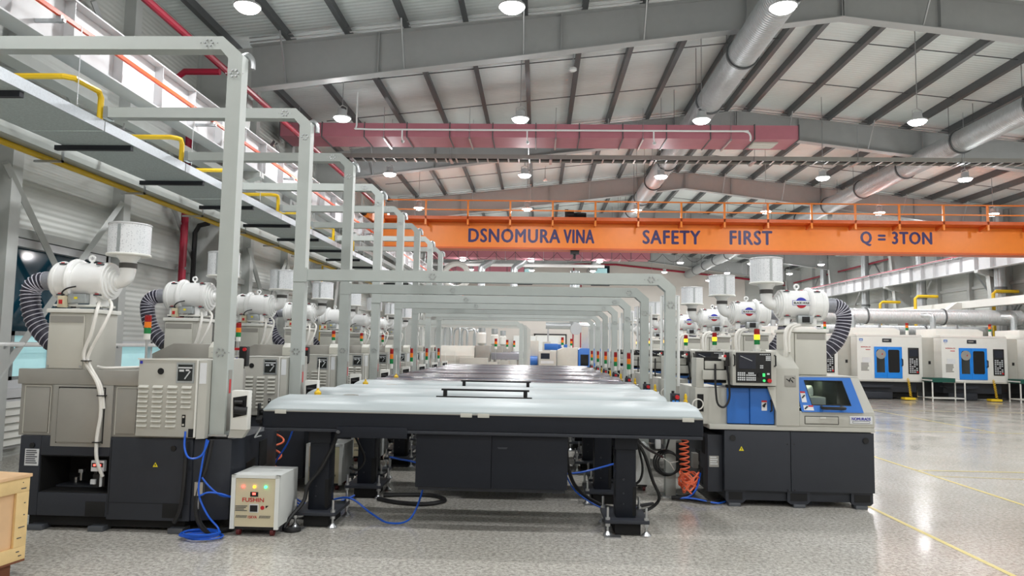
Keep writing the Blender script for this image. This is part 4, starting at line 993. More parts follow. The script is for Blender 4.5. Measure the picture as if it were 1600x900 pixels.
    wl_ = lambda z: 2.862+(2.832-2.862)*(z-wz0)/(wz1-wz0)
    wr_ = lambda z: 3.262+(3.228-3.262)*(z-wz0)/(wz1-wz0)
    for (a, b, za, zb) in ((li, ri, .985, wz0), (li, ri, wz1, 1.335), (li, wl_, wz0, wz1), (wr_, ri, wz0, wz1)):
        q = quadslab(a(za), b(za), a(zb), b(zb), za, zb, None, None, None); mb.add(q.v, q.f)
    dr_ = part('sliding_door', mb, BLUE, t)
    part('door_window', quadslab(wl_(wz0), wr_(wz0), wl_(wz1), wr_(wz1), wz0, wz1, 0, 0, 0, -.012, .004), MATS['clear_pane'], dr_)
    part('window_gasket', MB().tube([(wl_(wz0), SL(wz0)-.018, wz0), (wr_(wz0), SL(wz0)-.018, wz0), (wr_(wz1), SL(wz1)-.018, wz1), (wl_(wz1), SL(wz1)-.018, wz1)], .006, 6, True), BLACK, dr_)
    part('door_handle', MB().tube([(2.955, SL(1.03)-.015, 1.035), (2.945, y-.075, 1.03), (2.965, y-.085, 1.03), (3.145, y-.085, 1.03), (3.165, y-.075, 1.03), (3.155, SL(1.03)-.015, 1.035)], .017, 8), BLACK, dr_)
    for x0, x1, za, zb in ((2.765, 2.815, 1.08, 1.19), (2.77, 2.87, 1.0, 1.05)):
        s1 = part('safety_sticker', quadslab(x0, x1, x0, x1, za, zb, 0, 0, 0, -.0205, .002), PAPER, dr_)
    part('sticker_head', quadslab(2.765, 2.815, 2.765, 2.815, 1.172, 1.19, 0, 0, 0, -.022, .002).add(*[(lambda q: (q.v, q.f))(quadslab(2.82, 2.87, 2.82, 2.87, 1.035, 1.05, 0, 0, 0, -.022, .002))][0]), REDT, dr_)
    part('sticker_figure', MB().bar((2.775, SL(1.13)-.022, 1.12), (2.805, SL(1.15)-.022, 1.15), .014).bar((2.78, SL(1.02)-.022, 1.01), (2.81, SL(1.03)-.022, 1.04), .014), BLACK, dr_)
    # drawer and badge
    dw = part('chip_drawer', MB().box(2.785, 3.115, y-.022, y-.014, .865, .935), GREY, t, .003)
    part('drawer_edge', MB().box(2.778, 3.122, y-.0175, y-.0145, .858, .863).box(2.778, 3.122, y-.0175, y-.0145, .937, .942).box(2.776, 2.781, y-.0175, y-.0145, .86, .94).box(3.119, 3.124, y-.0175, y-.0145, .86, .94), PIT, dw)
    part('drawer_grip', MB().box(2.93, 2.99, y-.03, y-.02, .918, .935), OFFW, dw)
    bg = part('badge', MB().box(3.235, 3.465, y-.022, y-.014, .868, .95), PAPER, t, .003)
    text_front('badge_lettering', 'NOMURADS', 3.255, 3.445, y-.0235, .908, .937, BLUET, bg, .04)
    part('badge_box', MB().box(3.262, 3.438, y-.0235, y-.022, .878, .900), INK, bg)
    part('badge_panel', MB().box(3.266, 3.434, y-.0245, y-.0235, .882, .896), PAPER, bg)
    # tower
    part('tower', MB().box(2.735, 3.12, y+.26, y+.72, 1.35, 1.815), GREY, t, .006)
    part('tower_edge', MB().box(2.72, 2.765, y+.235, y+.30, 1.35, 1.81), BEIGE, t, .004)
    tp = part('tower_panel', MB().box(2.78, 3.115, y+.245, y+.26, 1.36, 1.80), BEIGE, t, .004)
    part('panel_recess', MB().box(2.80, 3.10, y+.241, y+.246, 1.74, 1.795), GREYD, tp)
    part('tower_top', MB().box(2.72, 3.14, y+.23, y+.75, 1.815, 1.85), OFFW, t, .004)
    signal_tower(2.45, y+.5, 1.62, 1.12, True, t, 0)
    part('tower_mount', MB().box(2.42, 2.48, y+.45, y+.55, 1.55, 1.63), OFFW, t)
    part('drain_hose', MB().tube(smooth([(2.80, y+.26, 1.90), (2.70, y+.2, 1.87), (2.655, y+.18, 1.78), (2.66, y+.18, 1.6), (2.67, y+.25, 1.5)], 5), .02, 8), WHOSE, t)
    part('drain_hose', MB().tube(smooth([(2.84, y+.27, 1.89), (2.74, y+.22, 1.86), (2.70, y+.2, 1.76), (2.70, y+.2, 1.6)], 5), .018, 8), WHOSE, t)
    return t
def clear():
    m = mat('clear_pane', (222, 230, 226), .03, var=0)
    b = m.node_tree.nodes['Principled BSDF']; b.inputs['Transmission Weight'].default_value = 1; b.inputs['IOR'].default_value = 1.3
clear()
rl0 = right_lathe()
rc0 = collector(1, 2.895, 8.12, 2.12, 'white mist collector with round emblem on the blue lathe at the aisle end', 'collectors on the aisle side row', True)
for k in range(1, 7):
    copy_tree(rl0, None, (0, P*k, 0), 'grey and blue lathe, %s from the photographer in the aisle side row' % ORD[k])
    copy_tree(rc0, None, (0, P*k, 0), 'white mist collector with round emblem, %s from the photographer in the aisle side row' % ORD[k])

# ================================================================ BAR FEEDERS
def feeder(even, k, label):
    """odd feeders load the window row, even feeders the aisle row; built in place of number k"""
    yc = (7.86 if even else 6.62); xa, xb = (-2.46, 1.37) if even else (-2.40, 1.43)
    hd = .29; yf, yb = yc-hd, yc+hd
    dark = (k >= 2)
    t = thing('bar_feeder', label, 'bar feeder', (0, yc, 0), 'bar feeders between the lathe rows')
    part('trough', MB().prism([(yf, .865), (yf+.03, .86), (yb-.03, .86), (yb, .88), (yb, 1.0), (yf, 1.01)], 'x', xa, xb), FEED, t, .005)
    part('lower_rail', MB().box(xa+.02, xb-.005, yf-.005, yb-.02, .835, .862), CHAR, t, .003)
    # lid: rounded cross-section, rounded ends
    prof = [(yf-.004, 1.012), (yf-.004, 1.028), (yf+.018, 1.058), (yf+.055, 1.084), (yf+.11, 1.102), (yf+.18, 1.111), (yc+.2, 1.120), (yc+.215, 1.112), (yb, 1.06), (yb, 1.012)]
    mb = MB(); n = len(prof); secs = []
    for x, sc in ((xa, .06), (xa+.012, .5), (xa+.032, .82), (xa+.065, 1.0), (xb-.05, 1.0), (xb-.022, .88), (xb-.006, .6), (xb, .2)):
        secs.append([(x, p, 1.012+(z-1.012)*sc) for p, z in prof])
    vs = [q for s in secs for q in s]
    fs = [(i*n+j, i*n+(j+1) % n, (i+1)*n+(j+1) % n, (i+1)*n+j) for i in range(len(secs)-1) for j in range(n)]
    fs += [tuple(range(n-1, -1, -1)), tuple(range((len(secs)-1)*n, len(secs)*n))]
    mb.add(vs, fs)
    lid = part('lid', mb, LIDD if dark else LIDW, t, 0, 24)
    mid = -.53 if not even else -.6
    part('lid_seam', MB().box(mid-.002, mid+.002, yf-.007, yf+.0, 1.014, 1.024), GREYD, lid)
    part('lid_edge', MB().box(xa+.01, xb-.005, yf-.008, yf, 1.004, 1.013), LIDW if dark else GREYD, lid)
    for x in ((-2.24, mid-.08, mid+.07, 1.30) if not dark else (-1.9, -.15, 1.2)):
        part('lid_latch', MB().box(x-.05, x+.05, yf-.012, yf-.003, .985, 1.02), BEIGE if not dark else BLACK, t, .003)
    if even and not dark:
        h = part('lid_handle', MB().box(-1.0, -.08, yf+.03, yf+.06, 1.135, 1.155), BLACK, lid, .004)
        part('handle_bracket', MB().box(-.98, -.94, yf+.03, yf+.06, 1.07, 1.14), BLACK, h)
        part('handle_bracket', MB().box(-.14, -.10, yf+.03, yf+.06, 1.07, 1.14), BLACK, h)
        part('hinge_bar', MB().box(-1.05, -.05, yf+.0, yf+.03, 1.062, 1.080), BLACK, lid, .003)
    # control cabinet with two doors
    if even: ca, cb_ = -1.0, .3
    else: ca, cb_ = -1.05, .275
    cab = part('control_cabinet', MB().box(ca, cb_, yf+.06, yb-.06, .37, .835), FEED, t, .004)
    for x0, x1 in ((ca+.002, (ca+cb_)/2-.003), ((ca+cb_)/2+.003, cb_-.002)):
        d = part('cabinet_door', MB().box(x0, x1, yf+.045, yf+.06, .375, .83), FEED, cab, .003)
    part('door_pull', MB().hexa([((ca+cb_)/2+.06, yf+.040, .715), ((ca+cb_)/2+.13, yf+.040, .715), ((ca+cb_)/2+.13, yf+.046, .715), ((ca+cb_)/2+.06, yf+.046, .715), ((ca+cb_)/2+.05, yf+.042, .73), ((ca+cb_)/2+.14, yf+.042, .73), ((ca+cb_)/2+.14, yf+.046, .73), ((ca+cb_)/2+.05, yf+.046, .73)]), CHAR, cab)
    part('cabinet_skid', MB().box(ca+.02, cb_-.02, yf+.09, yb-.09, .34, .37), CHAR, cab)
    # bracket box under the trough
    part('bracket_box', MB().box(-1.74, -1.12, yf-.012, yf+.2, .79, .885), FEED, t, .005)
    # legs on levelled foot plates
    for x in ((-1.80, .70) if even else (-1.93, .79)):
        lg = part('leg', MB().box(x-.088, x+.088, yc-.13, yc+.06, .13, .84), FEED, t, .006)
        part('leg_slot', MB().box(x+.06, x+.090, yc-.132, yc-.03, .15, .40), PIT, lg)
        part('leg_head', MB().box(x-.10, x+.10, yc-.15, yc+.10, .72, .84), FEED, lg, .005)
        part('leg_screw', MB().cyl((x-.02, yc-.131, .46), (x-.02, yc-.137, .46), .011, n=8).cyl((x-.02, yc-.131, .34), (x-.02, yc-.136, .34), .009, n=8).cyl((x-.02, yc-.131, .25), (x-.02, yc-.136, .25), .008, n=8), CHAR, lg)
        fp = part('foot_plate', MB().box(x-.19, x+.19, yc-.25, yc+.26, .105, .135), CHAR, t, .004)
        part('foot_block', MB().box(x-.10, x+.12, yc-.2, yc+.2, .005, .105), PIT, fp)
        b0 = None
        for dx in (-.165, .165):
            for dy in (-.225, .235):
                mbb = MB().cyl((x+dx, yc+dy, .03), (x+dx, yc+dy, .24), .011, n=8).cyl((x+dx, yc+dy, .135), (x+dx, yc+dy, .155), .022, n=6).cyl((x+dx, yc+dy, .08), (x+dx, yc+dy, .105), .022, n=6).lathe([(.04, 0), (.042, .012), (.022, .03), (.014, .04)], (x+dx, yc+dy, 0), (0, 0, 1), 12)
                if b0 is None: b0 = part('levelling_bolt', mbb, STEEL, fp); bx = (dx, dy)
                else: share(b0, fp, (dx-bx[0], dy-bx[1], 0))
        part('anchor_clip', MB().box(x-.20, x-.06, yc-.33, yc-.24, .0, .012), STEEL, fp)
    # nose that reaches the lathe
    if not even:
        ns = part('feed_nose', MB().cyl((xa+.02, yc-.12, .965), (-2.47, yc-.2, .975), .028, n=10), BLACK, t)
        part('nose_frame', MB().bar((xa, yc-.28, .93), (-2.452, yc-.28, .93), .05).bar((xa, yc-.28, 1.01), (-2.452, yc-.28, 1.01), .014).box(xa-.045, xa-.03, yc-.3, yc-.26, .92, 1.07), BLACK, ns)
        part('bar_support', MB().bar((xa-.02, yc-.27, .86), (xa-.07, yc-.27, .77), .012).bar((xa-.01, yc-.27, .79), (xa-.07, yc-.27, .77), .008), STEEL, ns)
        if k < 3: part('yellow_lubricator', MB().lathe([(.03, 0), (.035, .05), (.012, .075), (.012, .09)], (-2.12, yb+.08, 1.08), (0, 0, 1), 12).box(-2.15, -2.09, yb-.01, yb+.11, 1.04, 1.08), YEL, t)
        part('lubricator_hose', MB().tube(smooth([(-2.12, yb+.08, 1.16), (-2.13, yb+.12, 1.3), (-2.14, yb+.16, 1.45)]), .004, 5), WHOSE, t)
        part('guide_block', MB().box(-1.86, -1.72, yb-.01, yb+.1, 1.0, 1.12), GREYD, t, .02)
    else:
        ns = part('feed_nose', MB().cyl((xb-.02, yc-.05, 1.0), (1.62, yc-.05, 1.03), .018, n=8), STEEL, t)
        pc = part('control_pendant', MB().box(1.375, 1.465, yf-.03, yf+.03, 1.03, 1.155), CHAR, t, .006)
        part('pendant_button', MB().box(1.388, 1.412, yf-.036, yf-.03, 1.04, 1.085).box(1.425, 1.452, yf-.036, yf-.03, 1.04, 1.085), BLUE2, pc)
        part('stop_button', MB().cyl((1.436, yf-.03, 1.118), (1.436, yf-.055, 1.118), .022, n=12), REDM, pc)
        part('pendant_switch', MB().cyl((1.40, yf, 1.155), (1.40, yf, 1.18), .015, n=8).box(1.385, 1.405, yf-.036, yf-.03, 1.105, 1.13), BLACK, pc)
        part('brass_lubricator', MB().lathe([(.022, 0), (.022, .04), (.014, .05), (.018, .08), (.008, .11)], (1.535, yf+.03, 1.04), (0, 0, 1), 10).box(1.36, 1.56, yf+.0, yf+.06, 1.02, 1.04), YEL, t)
    if dark and ((even) or k >= 3):
        signal_tower(1.44 if even else -2.47, yf+.06, 1.20, 1.66, False, t, .15, .03)
    return t
names = {}
f1 = feeder(False, 0, 'white lidded bar feeder nearest the photographer with two dark cabinet doors')
f2 = feeder(True, 0, 'white lidded bar feeder with a black bar handle, second from the photographer')
d1 = feeder(False, 2, 'charcoal lidded bar feeder directly behind the four white ones'); d1.location = (0, 6.62+2*P, 0)
d2 = feeder(True, 2, 'charcoal lidded bar feeder with signal light, sixth from the photographer'); d2.location = (0, 7.86+2*P, 0)
d3 = feeder(False, 3, 'charcoal lidded bar feeder, seventh from the photographer'); d3.location = (0, 6.62+3*P, 0)
copy_tree(f1, None, (0, P, 0), 'white lidded bar feeder without handle, third from the photographer')
copy_tree(f2, None, (0, P, 0), 'white lidded bar feeder with a black bar handle, fourth from the photographer')
for k in range(3, 7):
    copy_tree(d2, None, (0, P*(k-2), 0), 'charcoal lidded bar feeder, %s from the photographer' % ORD[2*k+1])
    if k > 3: copy_tree(d3, None, (0, P*(k-3), 0), 'charcoal lidded bar feeder, %s from the photographer' % ORD[2*k])

# ================================================================ VOLTAGE STABILISERS
def stabiliser():
    y = 6.05; x0, x1 = -2.53, -2.125
    t = thing('voltage_stabiliser', 'white voltage stabiliser on castors with cream front, beside the nearest feeder leg', 'stabiliser', (-2.33, y, 0), 'stabilisers on the floor')
    part('case', MB().box(x0, x1, y+.012, y+.46, .075, .50), STABW, t, .006)
    part('case_flange', MB().box(x0, x0+.035, y-.004, y+.02, .06, .50).box(x1-.035, x1, y-.004, y+.02, .06, .50).box(x0, x1, y-.004, y+.02, .475, .50), STABW, t)
    fp = part('front_panel', MB().box(x0+.037, x1-.037, y+.002, y+.014, .08, .472), CREAM, t)
    for i, mm in enumerate((LEDR, LEDY, LEDG)):
        part('indicator', MB().cyl((-2.43+.095*i, y+.004, .405), (-2.43+.095*i, y-.008, .405), .011, n=12), mm, fp)
    dsp = part('display', MB().box(-2.368, -2.302, y-.002, y+.003, .325, .362), BLACK, fp)
    part('display_digits', MB().box(-2.35, -2.322, y-.003, y-.002, .34, .356), LEDR, dsp)
    text_front('lettering', 'FUSHIN', -2.432, -2.252, y-.0005, .282, .315, REDM, fp, .03)
    mt = part('meter', MB().box(-2.372, -2.295, y-.002, y+.003, .195, .265), KEY, fp, .002)
    part('meter_face', MB().box(-2.365, -2.302, y-.004, y-.002, .203, .255), BLACK, mt)
    text_front('lettering', '15KVA', -2.378, -2.305, y-.0005, .148, .17, REDT, fp, .04)
    part('print', lines_front(MB(), -2.49, -2.385, y+.001, .20, .25, 4), INK, fp, kind='stuff')
    part('round_mark', MB().cyl((-2.262, y+.003, .235), (-2.262, y-.0, .235), .017, n=16), REDT, fp)
    part('triangle_mark', MB().prism([(-2.235, .252), (-2.21, .252), (-2.235, .23)], 'y', y, y+.003), BLACK, fp)
    v = MB()
    for i in range(9):
        v.bar((-2.482+.0105*i, y+.001, .15), (-2.476+.0105*i, y+.001, .172), .004); v.bar((-2.285+.0105*i, y+.001, .15), (-2.279+.0105*i, y+.001, .172), .004)
    part('vent_slots', v, INK, fp, kind='stuff')
    part('underframe', MB().box(x0+.03, x1-.03, y+.03, y+.43, .05, .078), BLACK, t)
    c0 = None
    for x in (x0+.06, x1-.06):
        for yy in (y+.05, y+.40):
            if c0 is None: c0 = part('castor', MB().cyl((x-.015, yy, .028), (x+.015, yy, .028), .028, n=14).box(x-.02, x+.02, yy-.012, yy+.012,   .03, .055), MATS['castor_red'], t); cc = (x, yy)
            else: share(c0, t, (x-cc[0], yy-cc[1], 0))
    return t
st0 = stabiliser()
for k in range(1, 4): copy_tree(st0, None, (0, P*k, 0), 'white voltage stabiliser in the window side row, %s from the photographer' % ORD[k])
for k in range(0, 3):
    q = copy_tree(st0, None, (3.42, 2.78+P*k, 0), 'plain backed pale voltage stabiliser by the aisle side posts, %s from the photographer' % ORD[k])
    q.rotation_euler = (0, 0, PI)

# ================================================================ HOSES AND CABLES ON THE FLOOR
t = thing('air_hose', 'blue air hose coiled on the floor by the lathe with the louvred cabinet', 'hose', (-2.7, 5.95, 0))
pts = []
for i in range(5*16+1):
    a = 2*PI*i/16; r = .13+.022*math.sin(i*.37)
    pts.append((-2.70+r*1.15*math.cos(a)+.02*math.sin(i*.11), 5.93+.8*r*math.sin(a), .012+.010*(i/16)))
part('coil', MB().tube(pts, .0065, 6), BLUEH, t)
part('hose', MB().tube(smooth([(-2.93, 6.02, .85), (-2.92, 6.0, .72), (-2.86, 5.97, .64), (-2.77, 5.99, .66), (-2.73, 6.02, .78)], 6), .0085, 6), BLUEH, t)
part('hose', MB().tube(smooth([(-2.745, 6.02, .79), (-2.77, 6.0, .55), (-2.78, 6.0, .35), (-2.70, 6.0, .18), (-2.62, 6.02, .08), (-2.58, 5.97, .05)], 6), .008, 6), BLUEH, t)
part('hose', MB().tube(smooth([(-2.76, 6.0, .48), (-2.70, 6.02, .40), (-2.62, 6.05, .33), (-2.545, 6.1, .31)], 6), .008, 6), BLUEH, t)
part('hose', MB().tube(smooth([(-2.77, 5.99, .33), (-2.70, 6.0, .36), (-2.6, 6.04, .34), (-2.545, 6.08, .31)], 6), .008, 6), BLUEH, t)
t = thing('power_cable', 'thick black cable hanging down the corner of the lathe with the louvred cabinet', 'cable', (-2.85, 6.03, 0))
part('cable', MB().tube(smooth([(-2.72, 6.06, .78), (-2.745, 6.03, .55), (-2.80, 6.02, .35), (-2.79, 6.02, .15), (-2.70, 6.05, .03), (-2.56, 6.2, .03)], 6), .022, 8), CABLE, t)
part('cable', MB().tube(smooth([(-2.93, 6.045, .76), (-2.92, 6.03, .5), (-2.94, 6.03, .22), (-2.99, 6.03, .1)], 6), .02, 8), CABLE, t)
part('filter_regulator', MB().box(-2.82, -2.75, 6.0, 6.04, .33, .44).cyl((-2.80, 6.02, .22), (-2.80, 6.02, .33), .02), STEEL, t)
t = thing('power_cable', 'black cables draped down the nearest feeder leg beside the stabiliser', 'cable', (-1.95, 6.35, 0))
part('cable', MB().tube(smooth([(-1.72, 6.3, .84), (-1.80, 6.44, .70), (-1.90, 6.44, .5), (-2.0, 6.42, .36), (-2.03, 6.4, .22), (-2.11, 6.3, .1), (-2.14, 6.25, .02), (-2.06, 6.20, .02), (-2.0, 6.25, .02)], 6), .018, 8), CABLE, t)
part('cable', MB().tube(smooth([(-2.12, 6.9, .84), (-2.05, 6.9, .66), (-1.98, 6.85, .5), (-2.02, 6.8, .3), (-2.1, 6.7, .02), (-2.3, 6.7, .02)], 6), .016, 8), CABLE, t)
part('cable', MB().tube(smooth([(-1.76, 6.9, .80), (-1.68, 6.9, .66), (-1.62, 6.9, .52), (-1.68, 6.9, .42), (-1.76, 6.9, .44)], 6), .012, 6), CABLE, t)
t = thing('floor_cable', 'thick black cable looped on the floor behind the dark feeder cabinet', 'cable', (-1.3, 7.4, 0))
part('cable', MB().tube(smooth([(-1.62, 7.55, .02), (-1.4, 7.4, .02), (-1.1, 7.35, .02), (-.93, 7.55, .02), (-1.1, 7.78, .02), (-1.45, 7.76, .02), (-1.6, 7.72, .02)], 8), .022, 8), CABLE, t)
t = thing('blue_tube', 'thin blue tube sweeping over the floor from the feeder leg to the cabinet', 'hose', (-1.4, 6.8, 0))
part('tube', MB().tube(smooth([(-2.05, 6.75, .1), (-1.75, 6.8, .18), (-1.5, 6.72, .06), (-1.3, 6.55, .02), (-1.12, 6.62, .05), (-1.04, 6.8, .3), (-1.07, 6.85, .48), (-1.35, 7.1, .5), (-1.5, 7.5, .45)], 8), .009, 6), BLUEH, t)
part('fitting', MB().cyl((-1.05, 6.85, .46), (-1.05, 6.85, .34), .015).cyl((-1.08, 6.85, .52), (-1.02, 6.85, .52), .028), STEEL, t)
t = thing('blue_tube', 'loose blue tubes lying behind the cream fronted stabiliser', 'hose', (-2.3, 7.2, 0))
for d in (0, .05, .1):
    part('tube', MB().tube(smooth([(-2.75, 7.35+d, .6), (-2.62, 7.3+d, .25), (-2.3, 7.1+d, .02+d*.2), (-2.0, 7.15+d, .03), (-1.8, 7.2+d, .1)], 6), .009, 6), BLUEH, t)
part('tube', MB().tube(smooth([(-2.42, 7.3, .84), (-2.5, 7.3, .6), (-2.62, 7.3, .4), (-2.68, 7.3, .2)], 6), .009, 6), BLUEH, t)
t = thing('blue_tube', 'blue tube and black cable crossing under the feeders by the leg towards the aisle', 'hose', (.6, 7.3, 0))
part('tube', MB().tube(smooth([(.2, 7.5, .32), (.45, 7.4, .36), (.8, 7.6, .42)], 6), .01, 6), BLUEH, t)
part('tube', MB().tube(smooth([(.25, 7.0, .5), (.38, 7.0, .25), (.7, 7.1, .06), (1.0, 7.4, .03)], 6), .008, 6), MATS['blue_hose'], t)
part('cable', MB().tube(smooth([(.28, 6.85, .82), (.3, 6.9, .5), (.42, 7.0, .25), (.75, 7.2, .06), (1.2, 7.6, .03)], 6), .018, 8), CABLE, t)
t = thing('power_cable', 'black cables hanging from the feeder end next to the leg by the aisle lathe', 'cable', (1.1, 7.0, 0))
part('cable', MB().tube(smooth([(.9, 6.9, .78), (1.02, 7.0, .62), (1.12, 7.1, .35), (1.2, 7.2, .16), (1.08, 7.2, .05), (.9, 7.1, .06)], 6), .016, 8), CABLE, t)
part('cable', MB().tube(smooth([(.92, 6.95, .80), (1.05, 7.1, .66), (1.3, 7.6, .5)], 6), .012, 8), CABLE, t)
part('cable', MB().tube(smooth([(.94, 6.95, .76), (1.0, 6.95, .52), (.98, 6.95, .38), (.9, 6.95, .32)], 6), .012, 6), CABLE, t)
t = thing('cable_coil', 'hanging coil of black cable on the pale floor post by the aisle lathe', 'cable', (1.45, 8.08, .2))
for i in range(3): part('loop', MB().ring((1.42+.012*i, 8.08-.02*i, .37), (.25, 1, 0), .135-.01*i, .011, 26, 6), CABLE, t)
part('tie', MB().tube([(1.33, 8.03, .46), (1.45, 8.02, .38), (1.56, 8.03, .40)], .005, 5).tube([(1.45, 8.02, .38), (1.50, 8.03, .30)], .005, 5), WHOSE, t)
part('hanging_cable', MB().tube(smooth([(1.5, 8.09, 1.0), (1.47, 8.09, .7), (1.42, 8.09, .5)], 5), .01, 6), CABLE, t)
part('plug', MB().box(1.30, 1.36, 8.05, 8.1, .52, .62), KEY, t, .01)
t = thing('coiled_hose', 'orange coiled air hose hanging by the dark side of the aisle lathe', 'hose', (1.6, 8.0, 0))
part('coil', MB().tube(helix((1.585, 7.98, .82), (1.60, 7.95, .26), .048, 10.5, 14), .0085, 6), ORH, t)
hp = []
for i in range(90):
    a = i*.62; hp.append((1.63+.085*math.cos(a)*(1+.3*math.sin(i*.7)), 7.9+.07*math.sin(a), .20+.11*math.sin(i*.9)*math.cos(i*.21)))
part('tangle', MB().tube(smooth(hp, 3), .008, 5), ORH, t)
part('blue_tail', MB().tube(smooth([(1.52, 7.9, .03), (1.62, 7.85, .06), (1.70, 7.85, .15), (1.75, 7.9, .3)], 6), .011, 6).tube(smooth([(1.5, 7.95, .02), (1.66, 7.8, .05), (1.9, 7.75, .02), (2.1, 8.0, .02)], 6), .009, 6), BLUEH, t)
part('black_tail', MB().tube(smooth([(1.50, 7.92, .03), (1.66, 7.9, .1), (1.76, 7.92, .3)], 6).__class__(smooth([(1.45, 7.92, .03), (1.66, 7.88, .08), (1.75, 7.95, .32)], 6)), .02, 8).tube(smooth([(1.52, 8.0, .03), (1.8, 7.75, .03), (1.95, 7.9, .03)], 6), .02, 8), CABLE, t)
t = thing('coiled_hose', 'orange coiled air hose hanging behind the cream fronted stabiliser', 'hose', (-2.66, 7.5, 0))
part('coil', MB().tube(helix((-2.64, 7.5, .86), (-2.72, 7.5, .22), .06, 4.2, 14), .010, 6), ORH, t)
part('blue_tail', MB().tube(smooth([(-2.78, 7.5, .9), (-2.79, 7.5, .6), (-2.76, 7.5, .3), (-2.7, 7.5, .05)], 6), .011, 6), BLUEH, t)

# ================================================================ WOODEN CRATE
t = thing('wooden_crate', 'pale pine shipping crate with nailed frame boards at the edge of the hall floor', 'crate', (-3.9, 4.5, 0))
ca = math.radians(9); cxo, cyo = -3.49, 4.97
def CR(u, v, z):      # u: along the visible side towards the photographer, v: into the crate
    d = Vector((-math.sin(ca), -math.cos(ca))); n = Vector((-math.cos(ca), math.sin(ca)))
    return (cxo+d.x*u+n.x*v, cyo+d.y*u+n.y*v, z)
def plank(nm, u0, u1, v0, v1, z0, z1, mm=WOOD, bev=.004):
    return part(nm, MB().hexa([CR(u0, v0, z0), CR(u1, v0, z0), CR(u1, v1, z0), CR(u0, v1, z0), CR(u0, v0, z1), CR(u1, v0, z1), CR(u1, v1, z1), CR(u0, v1, z1)]), mm, t, bev)
plank('side_panel', .02, 1.18, .022, .035, .10, .64, WOODP, 0)
plank('end_panel', .02, .035, .03, .95, .10, .64, WOODP, 0)
plank('end_panel', 1.165, 1.18, .03, .95, .10, .64, WOODP, 0)
plank('back_panel', .02, 1.18, .945, .96, .10, .64, WOODP, 0)
for u0, u1 in ((0, .10), (.55, .65), (1.10, 1.20)): plank('upright_board', u0, u1, 0, .022, .19, .555)
plank('top_board', 0, 1.2, 0, .022, .555, .65); plank('bottom_board', 0, 1.2, 0, .022, .10, .19)
plank('end_top_board', 0, .02, .022, .96, .555, .65); plank('end_bottom_board', 0, .02, .022, .96, .10, .19); plank('end_upright', 0, .02, .022, .12, .19, .555)
for i in range(5): plank('lid_board', -.01, 1.21, -.008+.196*i, .184+.196*i, .65, .672, WOODP, .003)
for u in (.08, .55, 1.02): plank('runner', u, u+.10, .03, .93, 0, .085, WOODD)
plank('base_board', 0, 1.2, .0, .97, .085, .10, WOODD)
nm = MB()
for u in (.05, .6, 1.15):
    for z in (.13, .16, .25, .32, .40, .48, .58, .62): nm.cyl(CR(u+random.uniform(-.03, .03), .001, z), CR(u+random.uniform(-.03, .03), -.001, z), .004, n=5)
part('nails', nm, INK, t, kind='stuff')

